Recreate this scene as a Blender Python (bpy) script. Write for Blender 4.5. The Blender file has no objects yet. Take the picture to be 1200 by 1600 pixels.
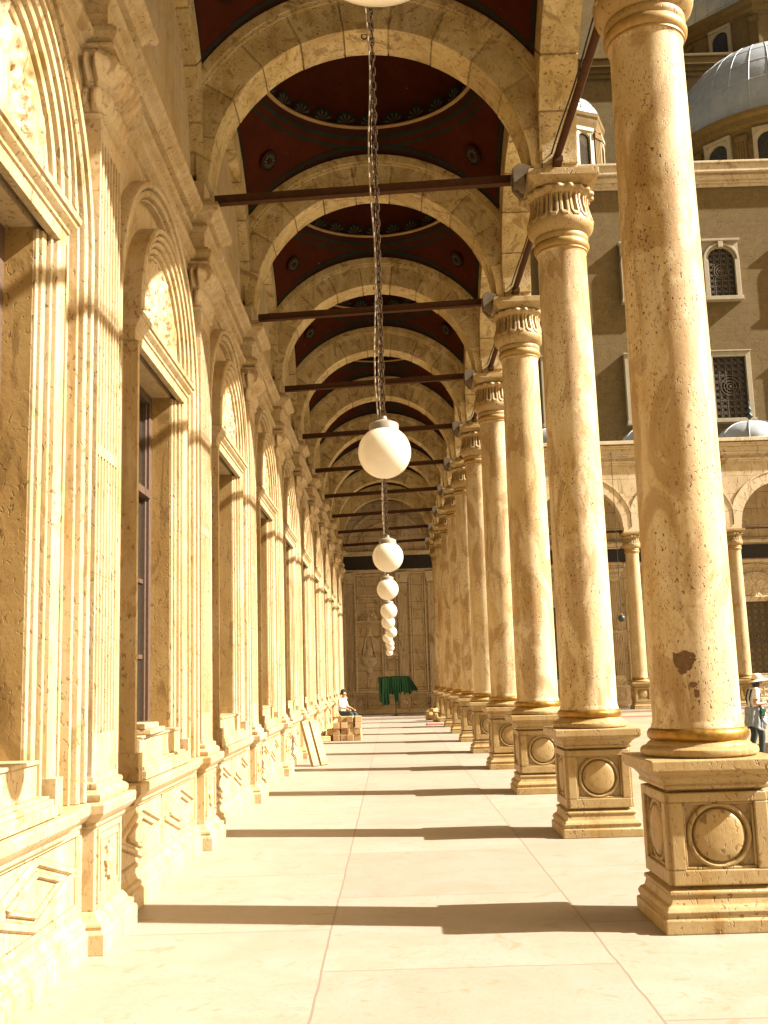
import bpy, bmesh, math, random
from mathutils import Vector, Matrix, noise
PI = math.pi
rnd = random.Random(7)
SC = bpy.context.scene
COL = SC.collection
S = 4.173            # spacing of the columns along the gallery
CX = 2.2             # axis of the column row
CY0 = 7.68           # the nearest column that is in the picture
PY0 = 7.62           # pilaster that faces it
PX = -2.09           # front face of the pilasters
SPR = 7.63           # springing level of the vaults
FARY = 45.27         # column row of the arcade across the courtyard
ENDY = 49.4          # wall behind it
FLOOR2 = 0.10        # raised platform there

# ------------------------------------------------------------------ helpers
class MB:
    def __init__(s): s.v = []; s.f = []; s.m = []
    def add(s, vs, fs, mi=0):
        b = len(s.v); s.v += [tuple(v) for v in vs]
        for f in fs: s.f.append([b+i for i in f]); s.m.append(mi)
    def quad(s, a, b, c, d, mi=0): s.add([a, b, c, d], [(0, 1, 2, 3)], mi)
    def box(s, x0, x1, y0, y1, z0, z1, mi=0, mat=None):
        vs = [(x, y, z) for z in (z0, z1) for y in (y0, y1) for x in (x0, x1)]
        if mat is not None: vs = [mat @ Vector(v) for v in vs]
        s.add(vs, [(0,2,3,1),(4,5,7,6),(0,1,5,4),(2,6,7,3),(0,4,6,2),(1,3,7,5)], mi)
    def lathe(s, prof, n=32, c=(0,0,0), mi=0, mod=None, a0=0, a1=2*PI, M=None, rot=0, cap=True):
        full = abs(a1-a0-2*PI) < 1e-6
        k = n if full else n+1
        vs = []
        for (r, z) in prof:
            for i in range(k):
                a = a0+(a1-a0)*i/n+rot
                rr = r if mod is None else mod(r, z, a)
                p = Vector((c[0]+rr*math.cos(a), c[1]+rr*math.sin(a), c[2]+z))
                vs.append(M @ p if M is not None else p)
        fs = []
        for j in range(len(prof)-1):
            for i in range(n):
                i2 = (i+1) % k
                fs.append((j*k+i, j*k+i2, (j+1)*k+i2, (j+1)*k+i))
        if full and cap and math.dist(prof[0], prof[-1]) > 1e-6:
            if prof[0][0] > 1e-5: fs.append(tuple(reversed(range(k))))
            if prof[-1][0] > 1e-5: fs.append(tuple((len(prof)-1)*k+i for i in range(k)))
        s.add(vs, fs, mi)
    def square(s, prof, c=(0,0,0), mi=0):
        s.lathe([(h*math.sqrt(2), z) for h, z in prof], 4, c, mi, rot=PI/4)
    def grid(s, fn, nu, nv, mi=0, mfn=None, closed=False):
        ku = nu if closed else nu+1
        vs = [fn(i/nu, j/nv) for j in range(nv+1) for i in range(ku)]
        b = len(s.v); s.v += [tuple(v) for v in vs]
        for j in range(nv):
            for i in range(nu):
                i2 = (i+1) % ku
                s.f.append([b+j*ku+i, b+j*ku+i2, b+(j+1)*ku+i2, b+(j+1)*ku+i])
                s.m.append(mfn((i+.5)/nu, (j+.5)/nv) if mfn else mi)
    def sweep(s, rings, mi=0, closed=False, cap=True):
        n = len(rings[0]); b = len(s.v)
        for r in rings: s.v += [tuple(p) for p in r]
        k = n if closed else n-1
        for j in range(len(rings)-1):
            for i in range(k):
                i2 = (i+1) % n
                s.f.append([b+j*n+i, b+j*n+i2, b+(j+1)*n+i2, b+(j+1)*n+i]); s.m.append(mi)
        if cap and n > 2:
            s.f.append([b+i for i in reversed(range(n))]); s.m.append(mi)
            s.f.append([b+(len(rings)-1)*n+i for i in range(n)]); s.m.append(mi)
    def tube(s, pts, r, n=8, mi=0, cap=True):
        pts = [Vector(p) for p in pts]; rings = []
        rs = r if isinstance(r, (list, tuple)) else [r]*len(pts)
        for i, p in enumerate(pts):
            t = (pts[min(i+1, len(pts)-1)]-pts[max(i-1, 0)]).normalized()
            u = t.cross(Vector((0, 0, 1)))
            if u.length < .05: u = t.cross(Vector((0, 1, 0)))
            u.normalize(); w = u.cross(t)
            rings.append([p+rs[i]*(u*math.cos(2*PI*k/n)+w*math.sin(2*PI*k/n)) for k in range(n)])
        s.sweep(rings, mi, closed=True, cap=cap)
    def plan(s, path, prof, mi=0, mp=None):
        """sweep a moulding profile [(out, z)] along an orthogonal plan path [(y, x)]"""
        rings = []
        def nrm(a, b):
            dy, dx = b[0]-a[0], b[1]-a[1]
            if abs(dy) > abs(dx): return (0, 1)
            return (-1, 0) if dx > 0 else (1, 0)      # (ny, nx)
        for i, p in enumerate(path):
            ns = []
            if i > 0: ns.append(nrm(path[i-1], p))
            if i < len(path)-1: ns.append(nrm(p, path[i+1]))
            if len(ns) == 2 and ns[0] == ns[1]: ns = ns[:1]
            ny = sum(n[0] for n in ns); nx = sum(n[1] for n in ns)
            ring = [(p[1]+o*nx, p[0]+o*ny, z) for o, z in prof]
            rings.append([mp @ Vector(q) for q in ring] if mp is not None else ring)
        s.sweep(rings, mi, closed=True, cap=True)
    def arch(s, y, zc, prof, z0=None, n=32, mi=0, a0=0, a1=PI, xoff=0):
        """sweep closed profile [(radius, x)] round an arch standing in the y-z plane"""
        rings = []
        if z0 is not None: rings.append([(x+xoff, y+r, z0) for r, x in prof])
        for i in range(n+1):
            a = a0+(a1-a0)*i/n
            rings.append([(x+xoff, y+r*math.cos(a), zc+r*math.sin(a)) for r, x in prof])
        if z0 is not None: rings.append([(x+xoff, y-r, z0) for r, x in prof])
        s.sweep(rings, mi, closed=True, cap=True)
    def build(s, name, mats, parent=None, smooth=35, loc=None, bevel=None, fix=True):
        me = bpy.data.meshes.new(name)
        me.from_pydata(s.v, [], s.f)
        if not isinstance(mats, (list, tuple)): mats = [mats]
        for m in mats: me.materials.append(m)
        me.polygons.foreach_set('material_index', s.m)
        if fix:
            bm = bmesh.new(); bm.from_mesh(me)
            bmesh.ops.recalc_face_normals(bm, faces=bm.faces)
            bm.to_mesh(me); bm.free()
        if smooth:
            me.polygons.foreach_set('use_smooth', [True]*len(me.polygons))
            me.set_sharp_from_angle(angle=math.radians(smooth))
        me.update()
        o = bpy.data.objects.new(name, me); COL.objects.link(o)
        if parent is not None: o.parent = parent
        if loc is not None: o.location = loc
        if bevel:
            b = o.modifiers.new('bevel', 'BEVEL'); b.width = bevel; b.segments = 2
            b.limit_method = 'ANGLE'; b.angle_limit = math.radians(50)
        return o

def tag(o, label, cat, group=None, kind=None):
    if label: o['label'] = label
    if cat: o['category'] = cat
    if group: o['group'] = group
    if kind: o['kind'] = kind
    return o
def thing(name, label, cat, loc=(0, 0, 0), rz=0, group=None):
    o = bpy.data.objects.new(name, None); COL.objects.link(o)
    o.location = loc; o.rotation_euler = (0, 0, rz); o.empty_display_size = .2
    return tag(o, label, cat, group)
def part(name, parent, loc=(0, 0, 0), rz=0):
    o = bpy.data.objects.new(name, None); COL.objects.link(o)
    o.parent = parent; o.location = loc; o.rotation_euler = (0, 0, rz)
    return o
def copy_tree(o, parent=None):
    c = o.copy(); COL.objects.link(c)
    if parent is not None: c.parent = parent
    for ch in [k for k in o.children]: copy_tree(ch, c)
    return c
def structure(o): o['kind'] = 'structure'; return o

# ---------------------------------------------------------------- materials
class NT:
    def __init__(s, name):
        s.mat = bpy.data.materials.new(name); s.mat.use_nodes = True
        s.t = s.mat.node_tree; s.n = s.t.nodes; s.l = s.t.links
        s.b = s.n['Principled BSDF']
        s.pos = s.new('ShaderNodeNewGeometry').outputs['Position']
    def new(s, ty, **kw):
        n = s.n.new(ty)
        for k, v in kw.items(): setattr(n, k, v)
        return n
    def put(s, sock, v):
        if isinstance(v, bpy.types.NodeSocket): s.l.new(v, sock)
        else: sock.default_value = v
    def map(s, scale=(1, 1, 1), loc=(0, 0, 0), src=None):
        n = s.new('ShaderNodeMapping'); s.l.new(src or s.pos, n.inputs['Vector'])
        n.inputs['Scale'].default_value = scale; n.inputs['Location'].default_value = loc
        return n.outputs[0]
    def noise(s, scale, detail=4, rough=.55, dist=0, vec=None):
        n = s.new('ShaderNodeTexNoise'); s.l.new(vec or s.pos, n.inputs['Vector'])
        n.inputs['Scale'].default_value = scale; n.inputs['Detail'].default_value = detail
        n.inputs['Roughness'].default_value = rough; n.inputs['Distortion'].default_value = dist
        return n.outputs['Fac']
    def voro(s, scale, vec=None, feature='F1'):
        n = s.new('ShaderNodeTexVoronoi'); n.feature = feature
        s.l.new(vec or s.pos, n.inputs['Vector']); n.inputs['Scale'].default_value = scale
        return n.outputs['Distance']
    def ramp(s, fac, stops, interp='LINEAR'):
        n = s.new('ShaderNodeValToRGB'); s.l.new(fac, n.inputs[0]); cr = n.color_ramp
        cr.interpolation = interp
        while len(cr.elements) < len(stops): cr.elements.new(.5)
        for e, (p, c) in zip(cr.elements, stops):
            e.position = p
            e.color = (c, c, c, 1) if isinstance(c, (int, float)) else (*c[:3], 1)
        return n.outputs[0]
    def mix(s, fac, a, b, mode='MIX'):
        n = s.new('ShaderNodeMix'); n.data_type = 'RGBA'; n.blend_type = mode
        s.put(n.inputs[0], fac)
        for sock, v in ((n.inputs[6], a), (n.inputs[7], b)):
            s.put(sock, v if isinstance(v, bpy.types.NodeSocket) else (*v[:3], 1))
        return n.outputs[2]
    def math(s, op, a, b=0.0):
        n = s.new('ShaderNodeMath', operation=op); s.put(n.inputs[0], a); s.put(n.inputs[1], b)
        return n.outputs[0]
    def bump(s, h, strength=.4, dist=.02, normal=None):
        n = s.new('ShaderNodeBump'); s.put(n.inputs['Height'], h)
        n.inputs['Strength'].default_value = strength; n.inputs['Distance'].default_value = dist
        if normal is not None: s.l.new(normal, n.inputs['Normal'])
        return n.outputs[0]
    def fin(s, color, rough=.6, normal=None, **kw):
        s.put(s.b.inputs['Base Color'], color if isinstance(color, bpy.types.NodeSocket) else (*color, 1))
        s.put(s.b.inputs['Roughness'], rough)
        if normal is not None: s.l.new(normal, s.b.inputs['Normal'])
        for k, v in kw.items(): s.put(s.b.inputs[k], v)
        return s.mat

ALB = .68
def stone(name, base, ochre, stain, pit, stain_lo=.56, pit_amt=1.0, rough=.5, vein=(1, 1, .45), agate=0.0, streak=0.0, swirl=2.2, stain_k=.75, ocr=(.36, .66),
          bevel=.01, jitter=.0, joints=None, bumpk=1.0, spec=.3, pitscale=34):
    base, ochre, stain, pit = [tuple(pow(k, g)*ALB for k, g in zip(c_, (1.0, 1.02, 1.14))) for c_ in (base, ochre, stain, pit)]
    t = NT(name)
    v = t.map(vein)
    wob = t.noise(1.3, 5, .6, 1.4, v)
    c = t.mix(t.ramp(wob, [(ocr[0], 0), (ocr[1], 1)]), base, ochre)
    # agate like brown clouds with hard edges
    st = t.noise(2.6, 6, .62, swirl, t.map(vein, (13, 5, 2)))
    sm = t.ramp(st, [(stain_lo, 0), (stain_lo+.05, .8), (stain_lo+.2, 1)])
    c = t.mix(t.math('MULTIPLY', sm, stain_k), c, stain)
    fine = t.noise(38, 3, .7)
    c = t.mix(.35, c, t.ramp(fine, [(.25, .38), (.75, .62)]), 'OVERLAY')
    if jitter:
        g = t.new('ShaderNodeNewGeometry')
        c = t.mix(jitter, c, t.ramp(g.outputs['Random Per Island'], [(0, .25), (1, .75)]), 'OVERLAY')
    if streak:     # rain streaks and old brown stains
        s1 = t.noise(1.0, 6, .7, .5, t.map((7, 7, .55), (2, 6, 1)))
        s2 = t.noise(.9, 4, .6, .3, t.map((1, 1, .8), (5, 3, 9)))
        c = t.mix(t.math('MULTIPLY', t.math('MULTIPLY', t.ramp(s1, [(.46, 0), (.68, 1)]), t.ramp(s2, [(.40, .1), (.62, 1)])), streak), c, stain)
        s3 = t.noise(5.5, 6, .75, 1.0, t.map((1, 1, .7), (7, 7, 2)))
        c = t.mix(t.math('MULTIPLY', t.ramp(s3, [(.60, 0), (.70, 1)]), streak*.8), c, stain)
    if agate:      # thin brown outlines of the onyx bands, only in places
        an = t.noise(1.9, 5, .55, 1.6, t.map((vein[0], vein[1], vein[2]*1.2), (4, 1, 8)))
        fr = t.math('FRACT', t.math('MULTIPLY', an, 7.0))
        ln = t.ramp(t.math('ABSOLUTE', t.math('SUBTRACT', fr, .5)), [(.0, 1), (.05, .7), (.10, 0)])
        am = t.ramp(t.noise(1.5, 3, .6, 0, t.map((1, 1, .8), (9, 2, 4))), [(.50, 0), (.64, 1)])
        c = t.mix(t.math('MULTIPLY', t.math('MULTIPLY', ln, am), agate), c, stain)
    # travertine pits, in clusters
    pm = t.map((vein[0], vein[1], vein[2]*1.3))
    pn = t.noise(pitscale, 2, .5, .6, pm)
    cl = t.noise(2.1, 3, .6, 0, t.map((1, 1, 1), (3, 7, 9)))
    pits = t.math('MULTIPLY', t.ramp(pn, [(.60, 0), (.67, 1)]), t.ramp(cl, [(.34, .08), (.56, 1)]))
    pits = t.math('MULTIPLY', pits, pit_amt)
    c = t.mix(pits, c, pit)
    h = t.math('SUBTRACT', t.math('MULTIPLY', fine, .25), pits)
    h = t.math('ADD', h, t.math('MULTIPLY', t.noise(7, 4, .6), .5))
    if joints:
        bw, rh, swap, off, mort, mcol = joints[:6]; lo, hi = joints[6:] if len(joints) > 6 else (.42, .58)
        br = t.new('ShaderNodeTexBrick')
        cx = t.new('ShaderNodeSeparateXYZ'); t.l.new(t.pos, cx.inputs[0])
        cb = t.new('ShaderNodeCombineXYZ')
        t.put(cb.inputs[0], t.math('ADD', cx.outputs[swap[0]], off[0]))
        t.put(cb.inputs[1], t.math('ADD', cx.outputs[swap[1]], off[1]))
        wv = t.new('ShaderNodeVectorMath', operation='ADD'); t.l.new(cb.outputs[0], wv.inputs[0])
        sc = t.new('ShaderNodeVectorMath', operation='SCALE')
        nn = t.new('ShaderNodeTexNoise'); t.l.new(t.pos, nn.inputs['Vector']); nn.inputs['Scale'].default_value = 2.2
        t.l.new(nn.outputs['Color'], sc.inputs[0]); sc.inputs['Scale'].default_value = mort*3.0
        t.l.new(sc.outputs[0], wv.inputs[1])
        t.l.new(wv.outputs[0], br.inputs['Vector'])
        br.inputs['Scale'].default_value = 1; br.inputs['Brick Width'].default_value = bw
        br.inputs['Row Height'].default_value = rh; br.inputs['Mortar Size'].default_value = mort
        br.inputs['Mortar Smooth'].default_value = .3
        br.inputs['Color1'].default_value = (lo, lo, lo, 1); br.inputs['Color2'].default_value = (hi, hi, hi, 1)
        br.inputs['Mortar'].default_value = (.5, .5, .5, 1)
        c = t.mix(.55, c, br.outputs['Color'], 'OVERLAY')
        c = t.mix(br.outputs['Fac'], c, mcol)
        h = t.math('SUBTRACT', h, br.outputs['Fac'])
    nb = None
    if bevel:
        be = t.new('ShaderNodeBevel'); be.samples = 3; be.inputs['Radius'].default_value = bevel
        nb = be.outputs[0]
    return t.fin(c, t.ramp(fine, [(.2, rough-.08), (.8, rough+.12)]), t.bump(h, .45*bumpk, .012, nb),
                 **{'Specular IOR Level': spec})

M = {}
M['wall'] = stone('marble_wall', (.68, .54, .36), (.60, .43, .23), (.42, .28, .13), (.24, .13, .05), .60, .65, streak=.8, agate=.5, joints=(3.1, 1.45, (1, 2), (1.3, .35), .005, (.36, .24, .11)))
M['carved'] = stone('carved_marble', (.66, .53, .35), (.58, .42, .22), (.38, .24, .10), (.2, .1, .04), .58, .7, streak=.85, agate=.45)
M['column'] = stone('travertine_column', (.80, .655, .44), (.62, .43, .195), (.36, .20, .07), (.15, .075, .028), .50, 1.0, .55, ocr=(.42, .74), streak=.75, vein=(1, 1, .4), bevel=0, spec=.22, pitscale=66, agate=.5, bumpk=.8, swirl=1.1, stain_k=.6)
M['ped'] = stone('pedestal_stone', (.52, .385, .21), (.44, .29, .125), (.34, .20, .08), (.2, .11, .04), .58, .8, bevel=.014, streak=.7)
M['vault'] = stone('vault_stone', (.84, .66, .38), (.60, .43, .19), (.32, .20, .075), (.11, .06, .022), .55, .8, streak=.7, jitter=.3, vein=(1, 1, 1), bevel=.02, bumpk=1.6)
M['upper'] = stone('upper_wall', (.52, .38, .19), (.40, .27, .115), (.25, .15, .06), (.14, .08, .03), .55, 1.0, joints=(1.6, .62, (1, 2), (.2, .1), .008, (.16, .1, .04)))
M['floor'] = stone('paving_marble', (.44, .378, .335), (.40, .34, .285), (.34, .275, .185), (.28, .215, .13), .60, .25, .5, vein=(1, 1, 1), bevel=0,
                   joints=(2.13, 1.8, (1, 0), (.8, .47), .009, (.19, .158, .11), .43, .57), bumpk=.35, agate=.5, streak=.28, spec=.25)
M['court'] = stone('courtyard_marble', (.45, .385, .30), (.40, .335, .245), (.33, .265, .18), (.27, .205, .125), .64, .3, .5, vein=(1, 1, 1), bevel=0,
                   joints=(1.7, 1.2, (0, 1), (.3, .2), .01, (.3, .22, .13)), bumpk=.35, spec=.25)
M['farwall'] = stone('far_marble', (.80, .64, .43), (.66, .49, .28), (.30, .19, .08), (.16, .09, .04), .57, .8, bevel=.01,
                     joints=(1.9, .8, (0, 2), (.2, .3), .012, (.16, .1, .05)))
M['farcarve'] = stone('far_carved_marble', (.90, .75, .53), (.76, .58, .36), (.38, .25, .12), (.14, .08, .03), .57, .8, bevel=.01)
M['mosque'] = stone('mosque_limestone', (.25, .185, .108), (.215, .155, .085), (.175, .12, .062), (.12, .075, .04), .56, .7, .8, vein=(1, 1, 1), bevel=0, pitscale=14,
                    joints=(1.15, .62, (0, 2), (.1, .2), .012, (.135, .098, .055), .47, .53), bumpk=1.6, spec=.1)
M['mosquetrim'] = stone('mosque_trim', (.24, .17, .09), (.19, .13, .062), (.15, .095, .042), (.12, .075, .04), .56, .6, .8, vein=(1, 1, 1), bevel=0, pitscale=16, spec=.1)
M['whiteframe'] = stone('white_marble_frame', (.52, .45, .34), (.46, .38, .26), (.46, .36, .24), (.3, .2, .1), .64, .5, bevel=0)
M['block'] = stone('sandstone_block', (.66, .46, .27), (.58, .36, .18), (.38, .2, .08), (.3, .16, .06), .62, .4, .8, vein=(1, 1, 1), bevel=.008)

def plain(name, col, rough=.5, metal=0.0, nscale=20, amt=.4, bumpk=.2, **kw):
    t = NT(name)
    n = t.noise(nscale, 4, .6)
    c = t.mix(amt, col, t.ramp(n, [(.25, .2), (.75, .8)]), 'OVERLAY')
    return t.fin(c, t.ramp(n, [(.2, max(.02, rough-.12)), (.8, min(1, rough+.15))]), t.bump(n, bumpk, .006), Metallic=metal, **kw)
M['iron'] = plain('rusted_iron', (.060, .026, .011), .85, 0, 14, .5, .5, **{'Specular IOR Level': .1})
M['bracket'] = plain('zinc_bracket', (.13, .10, .062), .85, 0, 12, .4, **{'Specular IOR Level': .1})
M['chain'] = plain('chain_metal', (.045, .025, .009), .85, 0, 30, **{'Specular IOR Level': .1})
M['cap'] = plain('lamp_cap', (.20, .165, .11), .55, 0, 18, .4)
M['cable'] = plain('cable', (.30, .24, .16), .7)
M['bronze'] = plain('bronze_ring', (.27, .145, .022), .40, .7, 16, .6, .25)
M['reveal'] = stone('ochre_reveal_stone', (.53, .35, .15), (.43, .26, .10), (.24, .135, .05), (.12, .06, .02), .54, .5, streak=.6, agate=.5, bevel=0)  # window reveal sides: darker, more ochre than the wall marble
M['dullbronze'] = plain('dull_bronze', (.30, .185, .05), .55, .3, 16, .5, .25)
M['wood'] = plain('brown_wood', (.075, .040, .017), .7, 0, 25, .5)
M['dark'] = plain('dark_interior', (.016, .013, .01), .9)
M['blackband'] = plain('black_marble', (.022, .017, .011), .35, 0, 8, .4)
M['lattice'] = plain('bronze_lattice', (.085, .063, .035), .55, .3, 20)
M['lead'] = None
M['green'] = plain('green_cloth', (.009, .062, .021), .85, 0, 40, .4)
M['greendark'] = plain('dark_green_cloth', (.006, .04, .015), .85, 0, 40, .4)
M['red'] = plain('red_carpet', (.34, .09, .06), .9, 0, 30, .3)
M['finial'] = plain('finial_metal', (.035, .045, .04), .5, .4)
M['grille'] = plain('wire_grille', (.06, .05, .035), .7)

def paint(name, col, fleck=None, rough=.75):
    t = NT(name)
    c = t.mix(.45, col, t.ramp(t.noise(3, 5, .65), [(.25, .2), (.75, .8)]), 'OVERLAY')
    if fleck:
        f = t.ramp(t.noise(17, 3, .6), [(.70, 0), (.74, 1)])
        f2 = t.ramp(t.noise(1.7, 2, .5), [(.45, 0), (.6, 1)])
        c = t.mix(t.math('MULTIPLY', f, f2), c, fleck)
    return t.fin(c, rough, t.bump(t.noise(25, 3), .3, .006), **{'Specular IOR Level': .08})
M['vred'] = paint('vault_red', (.050, .0095, .0018), (.22, .13, .055))
M['vteal'] = paint('vault_teal', (.014, .022, .014))
M['vpetal'] = paint('vault_grey_green', (.060, .062, .040))
M['vdark'] = paint('vault_dark_brown', (.030, .009, .004))
M['vgold'] = paint('vault_cream_line', (.30, .19, .08))

def glassy():
    t = NT('opal_glass')
    n = t.noise(3, 2, .5)
    m = t.fin(t.mix(.12, (.70, .64, .50), t.ramp(n, [(.3, .3), (.7, .7)]), 'OVERLAY'), .16)
    tr = t.new('ShaderNodeBsdfTranslucent'); tr.inputs[0].default_value = (.95, .88, .72, 1)
    mx = t.new('ShaderNodeMixShader'); mx.inputs[0].default_value = .25
    t.l.new(t.b.outputs[0], mx.inputs[1]); t.l.new(tr.outputs[0], mx.inputs[2])
    t.l.new(mx.outputs[0], t.n['Material Output'].inputs[0])
    return m
M['globe'] = glassy()
def pane():
    t = NT('window_glass')
    return t.fin(t.mix(t.noise(1.4, 3), (.012, .011, .008), (.04, .034, .022)), .08, **{'Specular IOR Level': .6})
M['glass'] = pane()
def lead():
    t = NT('lead_sheet')
    n = t.noise(1.1, 5, .6, .6)
    c = t.mix(t.ramp(n, [(.3, 0), (.7, 1)]), (.31, .34, .345), (.42, .44, .435))
    c = t.mix(t.ramp(t.noise(5, 4, .7, 0, t.map((1, 1, .2))), [(.55, 0), (.8, .6)]), c, (.15, .13, .10))
    return t.fin(c, .55, t.bump(t.noise(4, 4), .3, .03), Metallic=.15)
M['lead'] = lead()

# ------------------------------------------------- wall module (left wall; also, rotated, the far wall)
HB = S/2
def flute_section(w, x, n, gw, gd):
    pts = [(-w, x-.17), (-w, x)]
    pitch = 2*w/(n+.35)
    for i in range(n):
        c = -w+pitch*(i+.675)
        for k in range(7):
            a = PI*k/6
            pts.append((c-gw*math.cos(a), x-gd*math.sin(a)))
    return pts+[(w, x), (w, x-.17)]
def rect_section(w, x): return [(-w, x-.17), (-w, x), (w, x), (w, x-.17)]

def make_pilaster(mat, n_flutes=7):
    b = MB(); w = .295
    fl = flute_section(w, PX, n_flutes, .026, .050)
    def ex(sec, z0, z1): b.sweep([[(x, y, z) for y, x in sec] for z in (z0, z1)], cap=True)
    ex(rect_section(w, PX), 1.13, 1.42); ex(fl, 1.42, 3.42)
    ex(rect_section(w, PX), 3.42, 3.50); ex(fl, 3.50, 5.86); ex(rect_section(w, PX), 5.86, 6.06)
    o = b.build('pilaster', mat)
    p = [(-w, PX-.15), (-w, PX), (w, PX), (w, PX-.15)]
    # foot mouldings
    b = MB()
    b.plan(p, [(0, .972), (.075, .972), (.085, .99), (.085, 1.02), (.07, 1.035), (.045, 1.05), (.05, 1.07), (.045, 1.09), (.02, 1.10), (.012, 1.135), (0, 1.135)])
    b.build('base', mat, o)
    # pedestal with framed panel and oval rosette
    b = MB(); px = PX+.04
    b.box(px-.14, px, -.36, .36, .262, .83)
    for y0, y1, z0, z1 in ((-.30, .30, .755, .79), (-.30, .30, .30, .335), (-.30, -.265, .335, .755), (.265, .30, .335, .755),
                           (-.235, .235, .70, .718), (-.235, .235, .372, .39), (-.235, -.217, .39, .70), (.217, .235, .39, .70)):
        b.box(px-.02, px+.016, y0, y1, z0, z1)
    R = Matrix.Translation((px, 0, .545)) @ Matrix.Rotation(PI/2, 4, 'Y') @ Matrix.Diagonal((1.3, 1, 1, 1))
    b.lathe([(.10, -.005), (.098, .02), (.085, .024), (.06, .018), (.045, .03), (.02, .036), (0, .037)], 40, M=R,
            mod=lambda r, z, a: r*(1+.13*math.cos(8*a)) if r > .03 else r)
    b.build('pedestal', mat, o)
    # leafy capital
    b = MB()
    per = []
    for k in range(9): per.append((-w, PX-.16+.16*k/8, -1, 0))
    for k in range(1, 48): per.append((-w+2*w*k/48, PX, 0, 1))
    for k in range(9): per.append((w, PX-.16*k/8, 1, 0))
    rings = []
    for j in range(25):
        v = j/24; z = 6.03+.52*v
        ring = []
        for i, (y, x, ny, nx) in enumerate(per):
            s_ = (y/(2*w)+.5)*5 if nx else (x-PX+.16)/.08
            leaf = abs(math.sin(PI*s_))
            if v < .07: o_ = .035*math.sin(PI*v/.07)+.012
            elif v < .46: t = (v-.07)/.39; o_ = .015+.085*leaf**.6*math.sin(PI*(.12+.80*t))*t**.5+.012*math.cos(8*PI*s_)*t
            elif v < .9: t = (v-.46)/.44; o_ = .03+.17*(.55+.45*abs(math.cos(PI*s_)))*math.sin(PI*min(1, .08+.62*t))**1.4+.014*math.cos(10*PI*s_)*(1-t)
            else: o_ = .10
            ring.append((x+nx*o_, y+ny*o_, z))
        rings.append(ring)
    b.sweep(rings, cap=True)
    # side scrolls
    for sy in (-1, 1):
        R = Matrix.Translation((PX+.055, sy*(w+.05), 6.43)) @ Matrix.Rotation(PI/2, 4, 'X')
        b.lathe([(0, -.045), (.035, -.05), (.085, -.04), (.09, 0), (.085, .04), (.035, .05), (0, .045)], 24, M=R, mod=lambda r, z, a: r*(1+.06*math.cos(9*a)))
    b.plan([(-w, PX-.16), (-w, PX), (w, PX), (w, PX-.16)], [(0, 6.55), (.12, 6.55), (.13, 6.56), (.13, 6.58), (0, 6.58)])
    b.build('capital', mat, o)
    # block over the capital
    b = MB()
    b.box(PX-.18, PX+.05, -.33, .33, 6.585, 7.02); b.box(PX-.18, PX+.045, -.30, .30, 7.35, SPR)
    b.build('impost_block', mat, o)
    return o

def wall_sheet(width, top, mat, doorway=True):
    """plain faces of one bay between two pilaster axes, the blind arch recess, the window reveal"""
    b = MB(); c = width/2; xs, xr = -2.22, -2.236
    R, zc = 1.71, 4.80; n = 36
    for y0, y1 in ((0, c-R), (c+R, width)): b.quad((xs, y0, .9), (xs, y1, .9), (xs, y1, SPR), (xs, y0, SPR))
    for i in range(n):
        a, a2 = PI-PI*i/n, PI-PI*(i+1)/n
        p, q = (c+R*math.cos(a), zc+R*math.sin(a)), (c+R*math.cos(a2), zc+R*math.sin(a2))
        b.quad((xs, *p), (xs, *q), (xs, q[0], SPR), (xs, p[0], SPR))
    h = .80
    b.quad((xr, c-R-.03, .9), (xr, c-h, .9), (xr, c-h, 6.6), (xr, c-R-.03, 6.6))
    b.quad((xr, c+h, .9), (xr, c+R+.03, .9), (xr, c+R+.03, 6.6), (xr, c+h, 6.6))
    b.quad((xr, c-h, 4.71), (xr, c+h, 4.71), (xr, c+h, 6.6), (xr, c-h, 6.6))
    xb = -2.46
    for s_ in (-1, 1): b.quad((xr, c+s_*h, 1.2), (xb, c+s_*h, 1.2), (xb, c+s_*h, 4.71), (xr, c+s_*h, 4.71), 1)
    b.quad((xr, c-h, 4.71), (xr, c+h, 4.71), (xb, c+h, 4.71), (xb, c-h, 4.71))
    b.quad((xr, c-h, 1.3), (xr, c+h, 1.3), (xb-.1, c+h, 1.3), (xb-.1, c-h, 1.3))
    b.quad((xs, 0, SPR), (xs, width, SPR), (xs, width, top), (xs, 0, top))
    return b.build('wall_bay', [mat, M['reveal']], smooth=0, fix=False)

def make_blind_arch(mat):
    b = MB()
    prof = [(1.72, -2.26), (1.72, -2.12), (1.71, -2.10), (1.685, -2.092), (1.66, -2.105), (1.655, -2.16), (1.640, -2.16), (1.635, -2.125), (1.60, -2.115), (1.58, -2.135), (1.575, -2.185), (1.56, -2.185), (1.555, -2.165), (1.54, -2.175), (1.54, -2.26)]
    b.arch(0, 4.80, prof, z0=.975, n=48)
    return b.build('blind_arch', mat, smooth=30)

def relief(r, a):
    """carved foliage on a tympanum: urn and scrolls, mirrored"""
    y = abs(r*math.cos(a)); z = r*math.sin(a)
    f = noise.noise(Vector((y*7.5, z*7.5, 1.7)))+.5*noise.noise(Vector((y*17, z*17, 4.2)))
    h = .032*min(1, max(0, (f+.12)*3.2))
    sc = .5+.5*math.cos(3.2*math.log(max(.03, math.hypot(y-.42, z-.30)))*6+4*math.atan2(z-.3, y-.42))
    h += .018*sc
    if y < .17-.06*math.sin(z*9) and z < .5: h = .045*math.sqrt(max(0, 1-(y/.2)**2))+.010*math.cos(60*y)
    return h

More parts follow.
